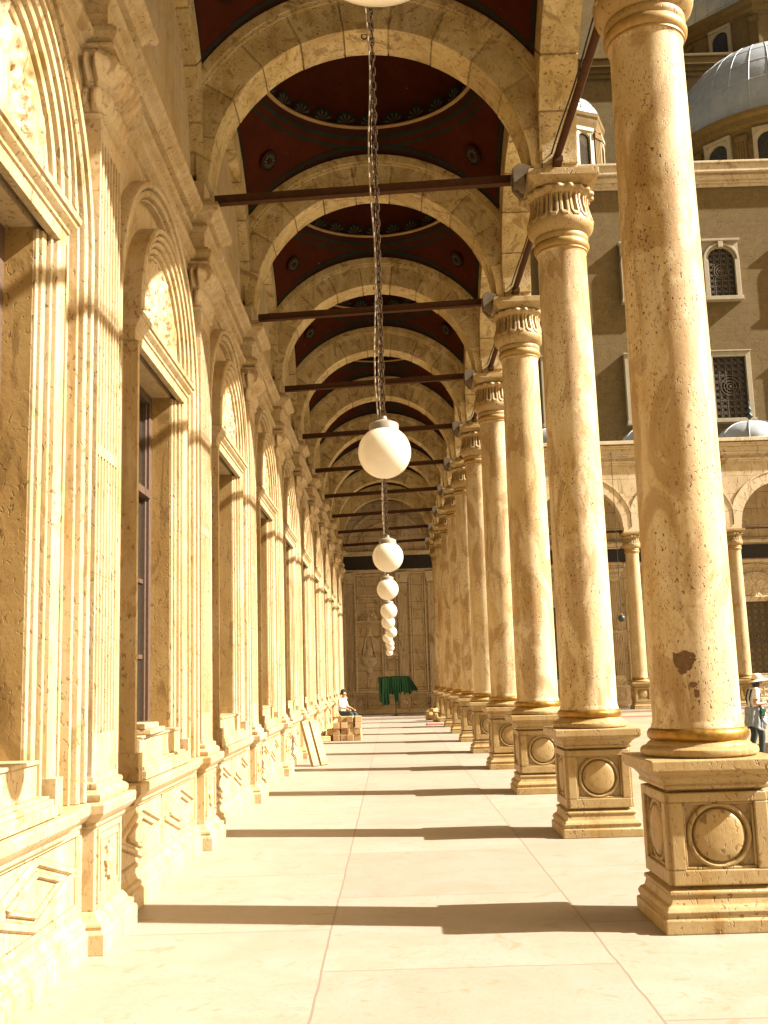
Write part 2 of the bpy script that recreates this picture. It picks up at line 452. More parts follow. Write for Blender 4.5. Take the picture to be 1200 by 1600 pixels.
def make_surround(mat, wood=True, lattice=False):
    """window: jambs, ledge, carved tympanum under a hood, sill, frame, panes; centred at y = 0"""
    o = bpy.data.objects.new('window_surround', None); COL.objects.link(o)
    b = MB(); h = .80
    sec = [(.008, -2.33), (.008, -2.218), (.025, -2.205), (.03, -2.24), (.04, -2.24), (.045, -2.19), (.105, -2.185), (.11, -2.225), (.122, -2.225), (.127, -2.16), (.15, -2.155), (.165, -2.17), (.17, -2.205), (.182, -2.205), (.19, -2.14), (.21, -2.12), (.255, -2.105), (.26, -2.145), (.27, -2.145), (.275, -2.10), (.30, -2.11), (.30, -2.34)]
    for s_ in (-1, 1):
        b.sweep([[(x, s_*(h-.004+d), z) for d, x in sec] for z in (.975, 4.70)], closed=True)
        b.box(-2.3, -2.075, s_*1.04-.07, s_*1.04+.07, .976, 1.20)
    b.build('jamb', mat, o, smooth=25)
    b = MB()   # ledge over the opening
    pth = [(-1.14, -2.34), (-1.14, -2.12), (1.14, -2.12), (1.14, -2.34)]
    b.plan(pth, [(-.06, 4.70), (-.005, 4.70), (-.002, 4.79), (.012, 4.80), (.012, 4.825), (.03, 4.84), (.05, 4.86), (.055, 4.885), (.07, 4.89), (.075, 4.93), (.06, 4.955), (-.06, 4.965)])
    b.build('ledge', mat, o, smooth=25)
    b = MB()   # hood
    b.arch(0, 4.97, [(1.14, -2.34), (1.14, -2.075), (1.125, -2.055), (1.09, -2.055), (1.085, -2.11), (1.072, -2.11), (1.067, -2.075), (1.035, -2.085), (1.03, -2.135), (1.017, -2.135), (1.012, -2.105), (.975, -2.115), (.97, -2.165), (.957, -2.165), (.952, -2.14), (.915, -2.15), (.91, -2.195), (.897, -2.195), (.892, -2.175), (.865, -2.19), (.865, -2.34)], n=44)
    b.build('hood', mat, o, smooth=25)
    b = MB()   # carved tympanum
    b.grid(lambda u, v: (-2.205+(relief(.88*v, PI*u) if v < .97 else 0), .88*v*math.cos(PI*u), 4.96+.88*v*math.sin(PI*u)), 130, 56)
    b.build('tympanum', mat, o, smooth=60)
    b = MB()   # sill
    for x1, y1, z0, z1 in ((-2.05, .935, .978, 1.05), (-2.065, .92, 1.05, 1.085), (-2.09, .90, 1.085, 1.105), (-2.135, .80, 1.105, 1.30), (-2.12, .80, 1.30, 1.325)):
        b.box(-2.5, x1, -y1, y1, z0, z1)
    b.build('sill', mat, o, bevel=.006)
    if wood:
        b = MB(); x0, x1 = -2.52, -2.42
        for s_ in (-1, 1):
            b.box(x0, x1, min(s_*.80, s_*.70), max(s_*.80, s_*.70), 1.326, 4.70); b.box(x0, x1-.03, min(s_*.70, s_*.66), max(s_*.70, s_*.66), 1.326, 4.66)
        b.box(x0, x1, -.70, .70, 4.62, 4.70); b.box(x0, x1+.012, -.70, .70, 3.62, 3.70); b.box(x0, x1, -.70, .70, 1.326, 1.40)
        b.box(x0, x1-.02, -.035, .035, 3.70, 4.62); b.box(x0+.02, x1-.04, -.05, .05, 1.40, 3.62)
        for s_ in (-1, 1):
            for z in (2.0, 2.75): b.box(x0+.03, x1-.05, min(s_*.05, s_*.66), max(s_*.05, s_*.66), z, z+.045)
        b.build('window_frame', M['wood'], o, bevel=.006)
        b = MB(); b.box(-2.50, -2.49, -.70, .70, 1.36, 4.66)
        b.build('pane', M['glass'], o, smooth=0)
    if lattice:
        lattice_grid(-.80, .80, 1.326, 4.70, -2.40, o)
        b = MB(); b.box(-2.62, -2.60, -.84, .84, 1.2, 4.75); b.build('pane', M['glass'], o, smooth=0)
    return o

def lattice_grid(y0, y1, z0, z1, x, parent, arched=False):
    """cast lattice: bars, rings and a central rose"""
    b = MB(); w, hh = y1-y0, z1-z0
    nx = max(4, round(w/.30)); nz = max(5, round(hh/.30)); dx, dz = w/nx, hh/nz
    inside = lambda y, z: (not arched) or z < z1-w/2 or math.hypot(y-(y0+y1)/2, z-(z1-w/2)) < w/2
    for i in range(nx+1): b.box(x-.02, x+.02, y0+i*dx-.022, y0+i*dx+.022, z0, z1-(w/2-math.sqrt(max(0, (w/2)**2-(i*dx-w/2)**2)) if arched else 0))
    for j in range(nz+1):
        z = z0+j*dz; hw = w/2
        if arched and z > z1-w/2: hw = math.sqrt(max(0, (w/2)**2-(z-(z1-w/2))**2))
        if hw > .02: b.box(x-.016, x+.016, (y0+y1)/2-hw, (y0+y1)/2+hw, z-.022, z+.022)
    cz = z0+hh*.52
    for i in range(nx):
        for j in range(nz):
            y, z = y0+(i+.5)*dx, z0+(j+.5)*dz
            if not inside(y, z) or math.hypot(y-(y0+y1)/2, z-cz) < w*.28: continue
            Rm = Matrix.Translation((x, y, z)) @ Matrix.Rotation(PI/2, 4, 'Y')
            r = min(dx, dz)*.40
            b.lathe([(r-.03, -.012), (r-.03, .012), (r, .012), (r, -.012), (r-.03, -.012)], 12, M=Rm)
    Rm = Matrix.Translation((x, (y0+y1)/2, cz)) @ Matrix.Rotation(PI/2, 4, 'Y')
    for r in (w*.29, w*.20, w*.11):
        b.lathe([(r-.045, -.03), (r-.045, .03), (r, .03), (r, -.03), (r-.045, -.03)], 28, M=Rm)
    b.lathe([(0, .05), (.06, .04), (.08, -.02)], 14, M=Rm)
    return b.build('lattice', M['lattice'], parent, smooth=0, fix=False)

def make_dado(width, mat):
    b = MB(); x = -2.13; c = width/2; L = c-.50
    b.quad((x, 0, 0), (x, width, 0), (x, width, .95), (x, 0, .95))
    def bar(p, q, wd=.026, hgt=.026):
        p, q = Vector((0, *p)), Vector((0, *q)); d = (q-p).normalized(); n = Vector((0, -d.z, d.y))*wd
        r = [[p+n, p+n*.5+Vector((hgt, 0, 0)), p-n*.5+Vector((hgt, 0, 0)), p-n], [q+n, q+n*.5+Vector((hgt, 0, 0)), q-n*.5+Vector((hgt, 0, 0)), q-n]]
        b.sweep([[v+Vector((x-.004, 0, 0)) for v in k] for k in r], closed=True)
    z0, z1 = .31, .79; zm = (z0+z1)/2
    for p, q in (((c-L, z0), (c+L, z0)), ((c-L, z1), (c+L, z1)), ((c-L, z0), (c-L, z1)), ((c+L, z0), (c+L, z1))): bar(p, q)
    for s_ in (-1, 1):
        m = c+s_*L/2; e = L/2-.05; t = .19
        for p, q in (((m-e, zm), (m, zm+t)), ((m, zm+t), (m+e, zm)), ((m+e, zm), (m, zm-t)), ((m, zm-t), (m-e, zm))): bar(p, q, .03)
        e *= .62; t *= .62
        for p, q in (((m-e, zm), (m, zm+t)), ((m, zm+t), (m+e, zm)), ((m+e, zm), (m, zm-t)), ((m, zm-t), (m-e, zm))): bar(p, q, .02)
    bar((c, z0), (c, z1), .03)
    return b.build('dado_panel', mat, smooth=0)

def bay_path(n0, n1, step, xp, wp, xw, extra=None, y_end=None):
    """plan path along the wall, stepping out round each pilaster (and round the window block)"""
    pts = []
    for i in range(n0, n1+1):
        y = i*step
        if not pts: pts.append((y-wp-.02, xw))
        pts += [(y-wp, xw), (y-wp, xp), (y+wp, xp), (y+wp, xw)]
        if extra and i < n1:
            xe, a = extra; c = y+step/2
            pts += [(c-a, xw), (c-a, xe), (c+a, xe), (c+a, xw)]
    pts.append((pts[-1][0]+.02, xw))
    return pts
def drop_dups(p): return [q for i, q in enumerate(p) if i == 0 or math.hypot(q[0]-p[i-1][0], q[1]-p[i-1][1]) > 1e-4]

DADO_CAP = [(-.13, .80), (.0, .80), (.012, .815), (.012, .835), (.03, .85), (.06, .88), (.075, .90), (.078, .955), (.07, .97), (-.13, .972)]
PLINTH = [(-.03, 0), (.10, 0), (.10, .13), (.092, .145), (.075, .155), (.08, .175), (.075, .195), (.045, .205), (.03, .235), (.012, .26), (-.03, .262)]
STRING = [(-.03, 6.54), (.0, 6.54), (.03, 6.56), (.03, 6.60), (.045, 6.61), (.085, 6.635), (.10, 6.68), (.085, 6.725), (.05, 6.74), (.05, 6.765), (-.03, 6.78)]
CORNICE = [(-.03, 6.96), (.0, 6.96), (.035, 6.98), (.055, 7.02), (.035, 7.055), (.03, 7.075), (.09, 7.085), (.10, 7.10), (.12, 7.13), (.185, 7.16), (.205, 7.21), (.185, 7.26), (.13, 7.275), (.13, 7.315), (.09, 7.345), (-.03, 7.36)]

wall = thing('gallery_wall', 'long carved marble wall of tall arched windows and fluted pilasters on the left', 'wall', (0, PY0, 0))
N0, N1 = -2, 9
pil0 = make_pilaster(M['wall']); win0 = make_surround(M['carved']); arc0 = make_blind_arch(M['carved'])
sheet0 = wall_sheet(S, 10.6, M['wall']); dado0 = make_dado(S, M['wall'])
last = N1
for i in range(N0, N1+1):
    for src, dy in ((pil0, 0), (win0, HB), (arc0, HB), (sheet0, 0), (dado0, 0)):
        c = copy_tree(src, wall); c.location = (0, i*S+dy, 0)
b = MB()
b.plan(drop_dups(bay_path(N0, N1, S, PX+.05, .37, -2.13, (-2.09, 1.20))), DADO_CAP); b.build('dado_cornice', M['wall'], wall, smooth=25)
b = MB()
b.plan(drop_dups(bay_path(N0, N1, S, PX+.04, .36, -2.155)), PLINTH); b.build('wall_plinth', M['carved'], wall, smooth=25)
b = MB()
b.plan(drop_dups(bay_path(N0, N1, S, PX+.05, .33, -2.22)), STRING); b.build('string_course', M['carved'], wall, smooth=25)
b = MB()
b.plan(drop_dups(bay_path(N0, N1, S, PX+.05, .33, -2.22)), CORNICE); b.build('wall_cornice', M['carved'], wall, smooth=25)
b = MB(); b.box(-3.2, -2.66, N0*S-1, (N1+1)*S, -.1, 11.6); b.build('wall_core', M['upper'], wall, smooth=0)

# ------------------------------------------------------------------- columns
def column_parts(root, m_shaft, m_ped, m_ring, detail=1):
    b = MB()
    b.square([(.426, 0), (.426, .088), (.408, .098), (.402, .105), (.412, .12), (.415, .14), (.40, .165), (.375, .18), (.368, .20), (.36, .232), (.372, .238), (.372, .262), (.345, .272), (.312, .29),
              (.312, .915), (.345, .93), (.365, .938), (.365, .958), (.358, .966), (.37, .99), (.40, 1.02), (.432, 1.035), (.445, 1.04), (.45, 1.055), (.462, 1.06), (.462, 1.128), (.455, 1.135), (.30, 1.136)])
    for k in range(4):       # sunk panel: a border proud of the die, a bevel inside it
        R = Matrix.Rotation(k*PI/2, 4, 'Z')
        for x0, x1, z0, z1 in ((-.335, .335, .30, .40), (-.335, .335, .845, .91), (-.335, -.245, .40, .845), (.245, .335, .40, .845)):
            b.box(x0, x1, -.362, -.30, z0, z1, mat=R)
        for x0, x1, z0, z1 in ((-.245, .245, .40, .418), (-.245, .245, .827, .845), (-.245, -.227, .418, .827), (.227, .245, .418, .827)):
            b.box(x0, x1, -.342, -.30, z0, z1, mat=R)
    # round attic base
    b.lathe([(.385, 1.136), (.408, 1.15), (.414, 1.17), (.41, 1.19), (.395, 1.203), (.38, 1.207), (.366, 1.215), (.360, 1.225), (.34, 1.24), (.31, 1.245), (.2, 1.246)], 56)
    ped = b.build('pedestal', m_ped, root, smooth=28, bevel=.007)
    for k in range(4):
        b = MB()
        R = Matrix.Rotation(k*PI/2, 4, 'Z') @ Matrix.Translation((0, -.311, .622)) @ Matrix.Rotation(PI/2, 4, 'X')
        b.lathe([(.222, -.002), (.222, .02), (.214, .032), (.203, .036), (.193, .03), (.186, .008), (.176, .002), (.174, .02), (.168, .032), (.15, .040), (.10, .047), (.05, .05), (0, .051)], 48, M=R)
        b.build('medallion', m_ped, ped, smooth=40)
    b = MB()
    b.lathe([(.31, 1.225), (.330, 1.228), (.338, 1.236), (.334, 1.246), (.342, 1.252), (.354, 1.268), (.358, 1.287), (.354, 1.307), (.343, 1.325), (.33, 1.332), (.305, 1.335)], 56)
    b.build('base_ring', m_ring, root, smooth=50)
    b = MB(); pr = []
    pr = [(.30, 1.32), (.326, 1.332), (.326, 1.345), (.316, 1.37)]
    for k in range(25):
        t = k/24; pr.append((.312-.027*t**1.5+.003*math.sin(PI*t), 1.39+t*5.27))
    pr += [(.288, 6.68), (.296, 6.70)]
    b.lathe(pr, 64)
    b.build('shaft', m_shaft, root, smooth=50)
    NL = 18; base = [(.29, 6.80), (.318, 6.845), (.322, 6.87), (.318, 6.895), (.31, 6.905), (.322, 6.915), (.358, 6.945), (.380, 6.975), (.392, 7.01), (.394, 7.035), (.392, 7.055), (.389, 7.07), (.385, 7.085), (.380, 7.10), (.374, 7.12), (.368, 7.14), (.361, 7.165), (.356, 7.19), (.347, 7.22), (.34, 7.25), (.336, 7.28), (.335, 7.31), (.34, 7.335), (.35, 7.36), (.366, 7.383), (.386, 7.398),
            (.395, 7.395), (.406, 7.405), (.410, 7.42), (.404, 7.438), (.385, 7.448), (.35, 7.452), (.335, 7.47), (.33, 7.53)]
    def mod(r, z, a):
        p = (a*NL/(2*PI)) % 1; q = abs(p-.5)*2
        if 7.03 < z < 7.36:
            zb = 7.055+.075*q**2.5
            if z > zb:
                r += .014
                d = abs(q-.62)
                if q > .86: r -= .036
                elif .44 < q < .56: r -= .016
                elif q < .2 and z > 7.13: r -= .048
                elif q < .3 and z > 7.115: r -= .012
        if 7.39 < z < 7.445: r += .016*math.cos(a*NL)+.004
        return r
    b = MB(); b.lathe([(.285, 6.695), (.306, 6.705), (.306, 6.725), (.318, 6.735), (.330, 6.76), (.332, 6.785), (.324, 6.81), (.308, 6.822), (.306, 6.84), (.29, 6.85)], 56); b.build('neck_ring', M['dullbronze'], root, smooth=40)
    b = MB(); b.lathe(base, NL*14 if detail else NL*6, mod=mod)
    b.build('capital', m_ped, root, smooth=38)
    b = MB()
    b.square([(.335, 7.462), (.345, 7.468), (.355, 7.49), (.38, 7.512), (.402, 7.522), (.405, 7.534), (.420, 7.538), (.420, 7.622), (.415, 7.629), (.1, 7.63)])
    b.build('abacus', m_ped, root, smooth=28, bevel=.006)

col0 = thing('column', 'nearest tall travertine column, a dark brown scar above its gilded ring', 'column', (CX, CY0, 0), 0, 'columns along the gallery')
column_parts(col0, M['column'], M['ped'], M['bronze'])
ORD = ['first', 'second', 'third', 'fourth', 'fifth', 'sixth', 'seventh', 'eighth', 'ninth', 'tenth', 'eleventh', 'twelfth']
for i in list(range(1, 10))+[-1]:
    c = copy_tree(col0); c.location = (CX, CY0+i*S, 0)
    c['label'] = {1: 'second travertine column from the front, its lower shaft patched with brown stains',
                  9: 'last and smallest travertine column of the right row, beside the shaded end wall',
                  -1: 'travertine column standing right beside the camera, before the nearest one seen'}.get(i, f'{ORD[i]} travertine column from the front of the right hand row')
far_cols = [6.21, 10.69, 15.17]
far_shaft = M['carved']
for x, lab in zip(far_cols, ('column of the arcade across the courtyard hidden behind the near columns', 'pale column of the arcade across the courtyard, seen between the two nearest columns',
                             'pale column of the arcade across the courtyard, behind the walking person')):
    c = copy_tree(col0); c.location = (x, FARY, FLOOR2); c['label'] = lab; c['group'] = 'columns of the courtyard arcade'
    for ch in c.children:
        if ch.name.startswith('shaft'): ch.material_slots[0].link = 'OBJECT'; ch.material_slots[0].material = far_shaft
# the dark patch and scratches broken into the nearest column's foot
def scar(parent, a, z, w, h, seed):
    b = MB(); n = 26; pts = []
    for k in range(n):
        t = 2*PI*k/n; r = 1+.35*noise.noise(Vector((math.cos(t)*1.6, math.sin(t)*1.6, seed)))+.12*noise.noise(Vector((math.cos(t)*5, math.sin(t)*5, seed)))
        pts.append((w*r*math.cos(t), h*r*math.sin(t)*(1.2 if math.sin(t) < 0 else .9)))
    R = .312-.027*((z-1.39)/5.27)**1.5+.003*math.sin(PI*(z-1.39)/5.27)+.0025
    vs = [(R*math.cos(a+u/R), R*math.sin(a+u/R), z+v) for u, v in [(0, 0)]+pts]
    b.add(vs, [(0, k+1, (k+1) % n+1) for k in range(n)])
    return b.build('scar', M['scar'], parent, smooth=0, fix=True)
M['scar'] = plain('scarred_stone', (.13, .07, .026), .9, 0, 30, .6, .8)
scar(col0, -2.03, 1.82, .085, .060, 3.1); scar(col0, -2.08, 1.735, .03, .022, 9.4); scar(col0, -1.86, 1.64, .03, .018, 5.4); scar(col0, -1.80, 1.58, .02, .03, 7.7)

# --------------------------------------------------------------------- vault
XC = -.08; RI = 1.93; XL, XR = -2.14, 1.97
HY = S/2-.27; RX = 2.50; XM = (XL+XR)/2; HX = (XR-XL)/2
vault = thing('arcade_vault', 'row of stone arches and dark red painted domes roofing the gallery', 'vault', (0, CY0-.02, 0))

def voussoir_arch(P, R0, R1, d0, d1, n, clip, mi=0, moulding=True, sub=5):
    """P(r, a, d) -> point; blocks with open joints over a recessed core"""
    b = MB()
    def ring(a, r0, r1, e0, e1): return [P(r0, a, e0), P(clip(r1, a), a, e0), P(clip(r1, a), a, e1), P(r0, a, e1)]
    for k in range(n):
        g = .0045; a0, a1 = PI*k/n+g, PI*(k+1)/n-g
        jr = rnd.uniform(-.006, .006)
        b.sweep([ring(a0+(a1-a0)*j/sub, R0+jr, R1, d0, d1) for j in range(sub+1)], mi, closed=True)
    b.sweep([ring(PI*j/60, R0+.02, R1-.01, d0+.016, d1-.016) for j in range(61)], mi, closed=True)
    if moulding:
        for e, dd, rr0, rr1 in ((0, .035, .12, 0), (0, .02, .17, .12)):
            b.sweep([[P(clip(R1-rr0, a), a, d0-dd), P(clip(R1-rr1, a), a, d0-dd), P(clip(R1-rr1, a), a, d0), P(clip(R1-rr0, a), a, d0)] for a in [PI*j/60 for j in range(61)]], mi, closed=True)
            b.sweep([[P(clip(R1-rr0, a), a, d1), P(clip(R1-rr1, a), a, d1), P(clip(R1-rr1, a), a, d1+dd), P(clip(R1-rr0, a), a, d1+dd)] for a in [PI*j/60 for j in range(61)]], mi, closed=True)
    return b
def clipx(r, a):
    c = math.cos(a)
    if c > 1e-6: return min(r, (XR+.01-XC)/c)
    if c < -1e-6: return min(r, (XL-.02-XC)/c)
    return r
bt = voussoir_arch(lambda r, a, d: (XC+r*math.cos(a), d, SPR+.02+r*math.sin(a)), RI, RX, -.27, .27, 11, clipx)
# fixing ring in the keystone
def add_ring(b, c, r, t, ax='Y'):
    Rm = Matrix.Translation(c) @ Matrix.Rotation(PI/2, 4, 'X')
    b.lathe([(r+t*math.cos(q), t*math.sin(q)) for q in [2*PI*k/8 for k in range(9)]], 16, M=Rm)
tarch = bt.build('transverse_arch', M['vault'], vault, smooth=30)
b = MB(); add_ring(b, (XC-.02, -.16, SPR+.02+RI-.03), .035, .008); hook0 = b.build('hook', M['iron'], tarch)
YJ = S/2-.005
def clipy(r, a):
    c = abs(math.cos(a))
    return r if c < 1e-6 else min(r, YJ/c)
pier = MB(); pier.box(1.952, 2.398, -.283, .283, SPR+.003, SPR+.10); pier0 = pier.build('pier', M['vault'], vault, smooth=0)
larch = voussoir_arch(lambda r, a, d: (d, r*math.cos(a), SPR+.10+r*math.sin(a)), S/2-.285, 2.26, 1.95, 2.40, 9, clipy, moulding=False).build('longitudinal_arch', M['vault'], vault, smooth=30)
warch = voussoir_arch(lambda r, a, d: (d, r*math.cos(a), SPR+.10+r*math.sin(a)), S/2-.285, 2.26, -2.30, -2.075, 9, clipy, moulding=False).build('wall_arch', M['vault'], vault, smooth=30)
# wall over the longitudinal arches
b = MB(); n = 40
for x in (1.985, 2.375):
    for i in range(n):
        y0, y1 = -HB+S*i/n, -HB+S*(i+1)/n
        z = [SPR+.10+math.sqrt(max(0, 2.2**2-y*y)) for y in (y0, y1)]
        b.quad((x, y0, z[0]), (x, y1, z[1]), (x, y1, 11.86), (x, y0, 11.86))
for z0, z1, o_ in ((10.75, 10.85, .05), (10.85, 10.93, .09), (11.3, 11.42, .08), (11.42, 11.6, .2)): b.box(2.375, 2.375+o_, -HB, HB, z0, z1)
spand = b.build('spandrel_wall', M['vault'], vault, smooth=0, fix=False)

ZL = SPR+.07; RL = math.sqrt(HY**2+(SPR+.02+math.sqrt(RX**2-(HX+.03)**2)-ZL)**2)
RR, ZR = 1.62, 10.50
def bnd(t):
    c, s_ = math.cos(t), math.sin(t); k = min(HX/max(1e-6, abs(c)), HY/max(1e-6, abs(s_)))
    x, y = k*c, k*s_
    zx = SPR+.02+math.sqrt(max(0, RX**2-(x+XM-XC)**2)); zy = ZL+math.sqrt(max(0, RL**2-y*y))
    return Vector((x+XM, y, zx if HY/max(1e-6, abs(s_)) <= HX/max(1e-6, abs(c)) else zy))
def rng(t): return Vector((XM+RR*math.cos(t), RR*math.sin(t), ZR))
def pend(t, v):
    p, q = rng(t), bnd(t); w = .62*v+.38*v*v
    d = (p-q).length
    r = p.lerp(q, v); r.z = p.z+(q.z-p.z)*w
    return r
def pmat(u, v):
    t = 2*PI*u; P = pend(t, v); d1 = (P-bnd(t)).length; d0 = (P-rng(t)).length
    if d1 < .10: return 2
    if d1 < .155: return 1
    if d0 < .12: return 2
    if d0 < .17: return 1
    if d0 < .26: return 0
    if d0 < .31: return 1
    if d1 < .20: return 2
    return 0
b = MB(); b.grid(lambda u, v: pend(2*PI*u, v), 160, 44, mfn=pmat, closed=True)
pen0 = b.build('pendentive', [M['vred'], M['vteal'], M['vdark']], vault, smooth=60)
for k in range(4):     # painted rosette in each corner
    t = [math.atan2(HY, HX), PI-math.atan2(HY, HX), PI+math.atan2(HY, HX), -math.atan2(HY, HX)][k]
    P = pend(t, .50); du = pend(t+.01, .50)-pend(t-.01, .50); dv = pend(t, .52)-pend(t, .48)
    nn = du.cross(dv).normalized()
    if nn.z > 0: nn = -nn
    Rm = Matrix.Translation(P+nn*.012) @ nn.to_track_quat('Z', 'Y').to_matrix().to_4x4()
    b = MB()
    b.lathe([(.17, 0), (.17, .02), (.15, .024), (.135, .012), (.05, .014), (.045, .03), (0, .034)], 48, M=Rm, mod=lambda r, z, a: r*(1+.0*z) if r > .1 else r)
    for j in range(12):
        a = 2*PI*j/12; Q = Rm @ Matrix.Rotation(a, 4, 'Z') @ Matrix.Translation((.088, 0, .016)) @ Matrix.Diagonal((1.9, .8, .9, 1))
        b.lathe([(.022, 0), (.018, .014), (0, .02)], 8, M=Q, mi=1)
    b.build('rosette', [M['vdark'], M['vpetal']], pen0, smooth=40)
b = MB(); pr = [(RR*math.cos(q), ZR+.06+1.2*math.sin(q)) for q in [PI/2*k/14 for k in range(15)]]; pr[-1] = (0, pr[-1][1])
b.lathe(pr, 72, (XM, 0, 0), cap=False)
dome0 = b.build('dome', M['vred'], vault, smooth=60)
b = MB(); b.lathe([(RR+.02, ZR-.005), (RR-.035, ZR), (RR-.05, ZR+.015), (RR-.045, ZR+.035), (RR-.02, ZR+.05), (RR+.02, ZR+.065)], 72, (XM, 0, 0), cap=False)
b.build('ring_moulding', M['vgold'], dome0, smooth=50)
b = MB(); NS = 26
for k in range(NS):
    a = 2*PI*(k+.5)/NS
    def fan(u, v):
        th = PI*u; r = .17*v*(1+.05*abs(math.cos(5*th))); y, z = r*math.cos(th), r*math.sin(th)*1.05
        q = z/1.2; rad = RR*math.cos(math.asin(min(1, q)))-.022-.012*abs(math.sin(5.5*th))*v
        aa = a+y/RR
        return (XM+rad*math.cos(aa), rad*math.sin(aa), ZR+.07+z)
    b.grid(fan, 20, 5, mfn=lambda u, v: 2 if v > .82 else (0 if int(u*10) % 2 else 1))
b.build('scallop_band', [M['vdark'], M['vpetal'], M['vteal']], dome0, smooth=30)

for i in range(-2, 10):
    if i > -2:
        for src in (larch, warch, spand, pen0, dome0):
            c = copy_tree(src, vault); c.location = (0, i*S+HB, 0)
        c = copy_tree(tarch, vault); c.location = (0, i*S, 0)
        c = copy_tree(pier0, vault); c.location = (0, i*S+.02, 0)
    else:
        for src in (larch, warch, spand, pen0, dome0): src.location = (0, i*S+HB, 0)
        tarch.location = (0, i*S, 0); pier0.location = (0, i*S+.02, 0)
# one more bay closes the corner; roof over all
b = MB(); b.box(-3.2, 2.6, -2*S-.6, 10*S+.1, 11.85, 12.1); b.build('roof_slab', M['upper'], vault, smooth=0)
b = MB(); b.box(-3.2, 2.43, -2*S-.45, -2*S-.25, 9.9, 11.86); b.build('gable_wall', M['upper'], vault, smooth=0)

# ------------------------------------------------------- iron ties, lamps
tie0 = None
for i in range(0, 10):
    nth = ORD[i]
    lab = f'brown iron tie bar crossing the gallery over the {nth} column' if i else 'iron tie bar crossing the gallery above the nearest column, over the top edge'
    if tie0 is None:
        tie0 = thing('tie_bar', lab, 'tie bar', (0, CY0, 0), 0, 'iron ties across the gallery')
        b = MB()
        Rm = Matrix.Translation((-1.98, 0, 7.50)) @ Matrix.Rotation(-math.atan2(.16, 3.78), 4, 'Y')
        b.box(0, 3.80, -.022, .022, 0, .105, mat=Rm); b.box(0, 3.80, -.05, .05, -.012, 0, mat=Rm)
        b.build('bar', M['iron'], tie0, bevel=.004)
        b = MB(); b.box(1.80, 2.58, -.20, -.07, 7.634, 7.70); b.box(1.80, 2.58, .07, .20, 7.634, 7.70); b.build('anchor_plate', M['iron'], tie0, bevel=.004)
        b = MB()
        for y0, y1 in ((-.30, -.23), (-.12, -.05)):
            pts = [(1.88, 7.70), (1.70, 7.76), (1.62, 7.70), (1.63, 7.52), (1.72, 7.40), (1.765, 7.40), (1.765, 7.62)]
            b.sweep([[(x, y, z) for x, z in pts] for y in (y0, y1)], closed=True)
        b.box(1.64, 1.76, -.23, -.12, 7.50, 7.68)
        b.build('bracket', M['bracket'], tie0, bevel=.004)
    else:
        c = copy_tree(tie0); c.location = (0, CY0+i*S, 0); c['label'] = lab
rod0 = None
for i in range(-1, 9):
    lab = {-1: 'rusted iron rod running from the nearest column back over the camera', 0: 'rusted iron rod linking the capitals of the first and second columns'}.get(i, f'rusted iron rod linking the capitals of the {ORD[i]} and {ORD[i+1]} columns')
    if rod0 is None:
        rod0 = thing('tie_rod', lab, 'tie rod', (CX, CY0+i*S, 0), 0, 'iron ties between the columns')
        b = MB(); b.tube([(-.05, .0, 7.80), (-.05, S*.5, 7.785), (-.05, S, 7.80)], .045, 12); b.build('rod', M['iron'], rod0)
        b = MB(); b.tube([(-.11, S*t, 7.83+.03*math.sin(9*t)) for t in [k/16 for k in range(17)]], .010, 6); b.build('cable', M['dark'], rod0)
        b = MB()
        for y in (.20, S-.20):
            b = MB(); b.sweep([[(x, y+(.16 if y < 1 else -.16)*0, 7.70), (x, y+(.25 if y < 1 else -.25), 7.70), (x, y+(.25 if y < 1 else -.25), 7.76), (x, y, 7.86)] for x in (-.10, .0)], closed=True)
            b.build('foot', M['iron'], rod0)
    else:
        c = copy_tree(rod0); c.location = (CX, CY0+i*S, 0); c['label'] = lab

def lamp(z):
    t = thing('globe_lamp', '', 'lamp', (0, 0, 0), 0, 'globe lamps hanging down the gallery')
    b = MB(); R = .146
    pr = [(R*math.sin(q), z-R*math.cos(q)) for q in [PI*k/24*.84 for k in range(25)]]; pr[0] = (0, z-R)
    b.lathe(pr, 48); b.build('globe', M['globe'], t, smooth=80)
    b = MB(); zt = z+R*math.cos(PI*.16)
    b.lathe([(.078, zt-.012), (.082, zt-.01), (.082, zt+.028), (.077, zt+.034), (.05, zt+.046), (.022, zt+.056), (.016, zt+.075), (.0, zt+.076)], 40); b.build('cap', M['cap'], t, smooth=40)
    b = MB(); zz = zt+.085; k = 0; top = 8.78
    L, W, r = .056, .0130, .0037
    while zz < top:
        pts = []
        for j in range(12):
            q = 2*PI*j/12; x = W*math.cos(q); y = (L/2-W)*(1 if math.sin(q) > 0 else -1)+W*math.sin(q) if abs(math.sin(q)) > 1e-6 else 0
            pts.append((x, y))
        rings = []
        rot = k*PI/2+.35+.18*math.sin(k*.13)
        for j in range(13):
            x, y = pts[j % 12]; q = 2*PI*j/12; nx, ny = math.cos(q), math.sin(q)
            rings.append([Vector(((x+r*math.cos(w)*nx)*math.cos(rot)-r*math.sin(w)*math.sin(rot), (x+r*math.cos(w)*nx)*math.sin(rot)+r*math.sin(w)*math.cos(rot), zz+y+r*math.cos(w)*ny)) for w in [2*PI*m/6 for m in range(6)]])
        b.sweep(rings, closed=True, cap=False)
        zz += L-2.4*r; k += 1
    b.build('chain', M['chain'], t, smooth=60)
    b = MB(); b.tube([(-.03-.012*math.sin(h*1.1), .012, zt+.05+(top-zt-.05)*h/40) for h in range(41)], .004, 6); b.build('cable', M['cable'], t, smooth=60)
    return t
lamp0 = lamp(0)
LZ = [2.925]+[2.977, 2.88, 2.924, 2.894, 2.916, 2.882, 2.895, 2.865, 2.849, 2.758]
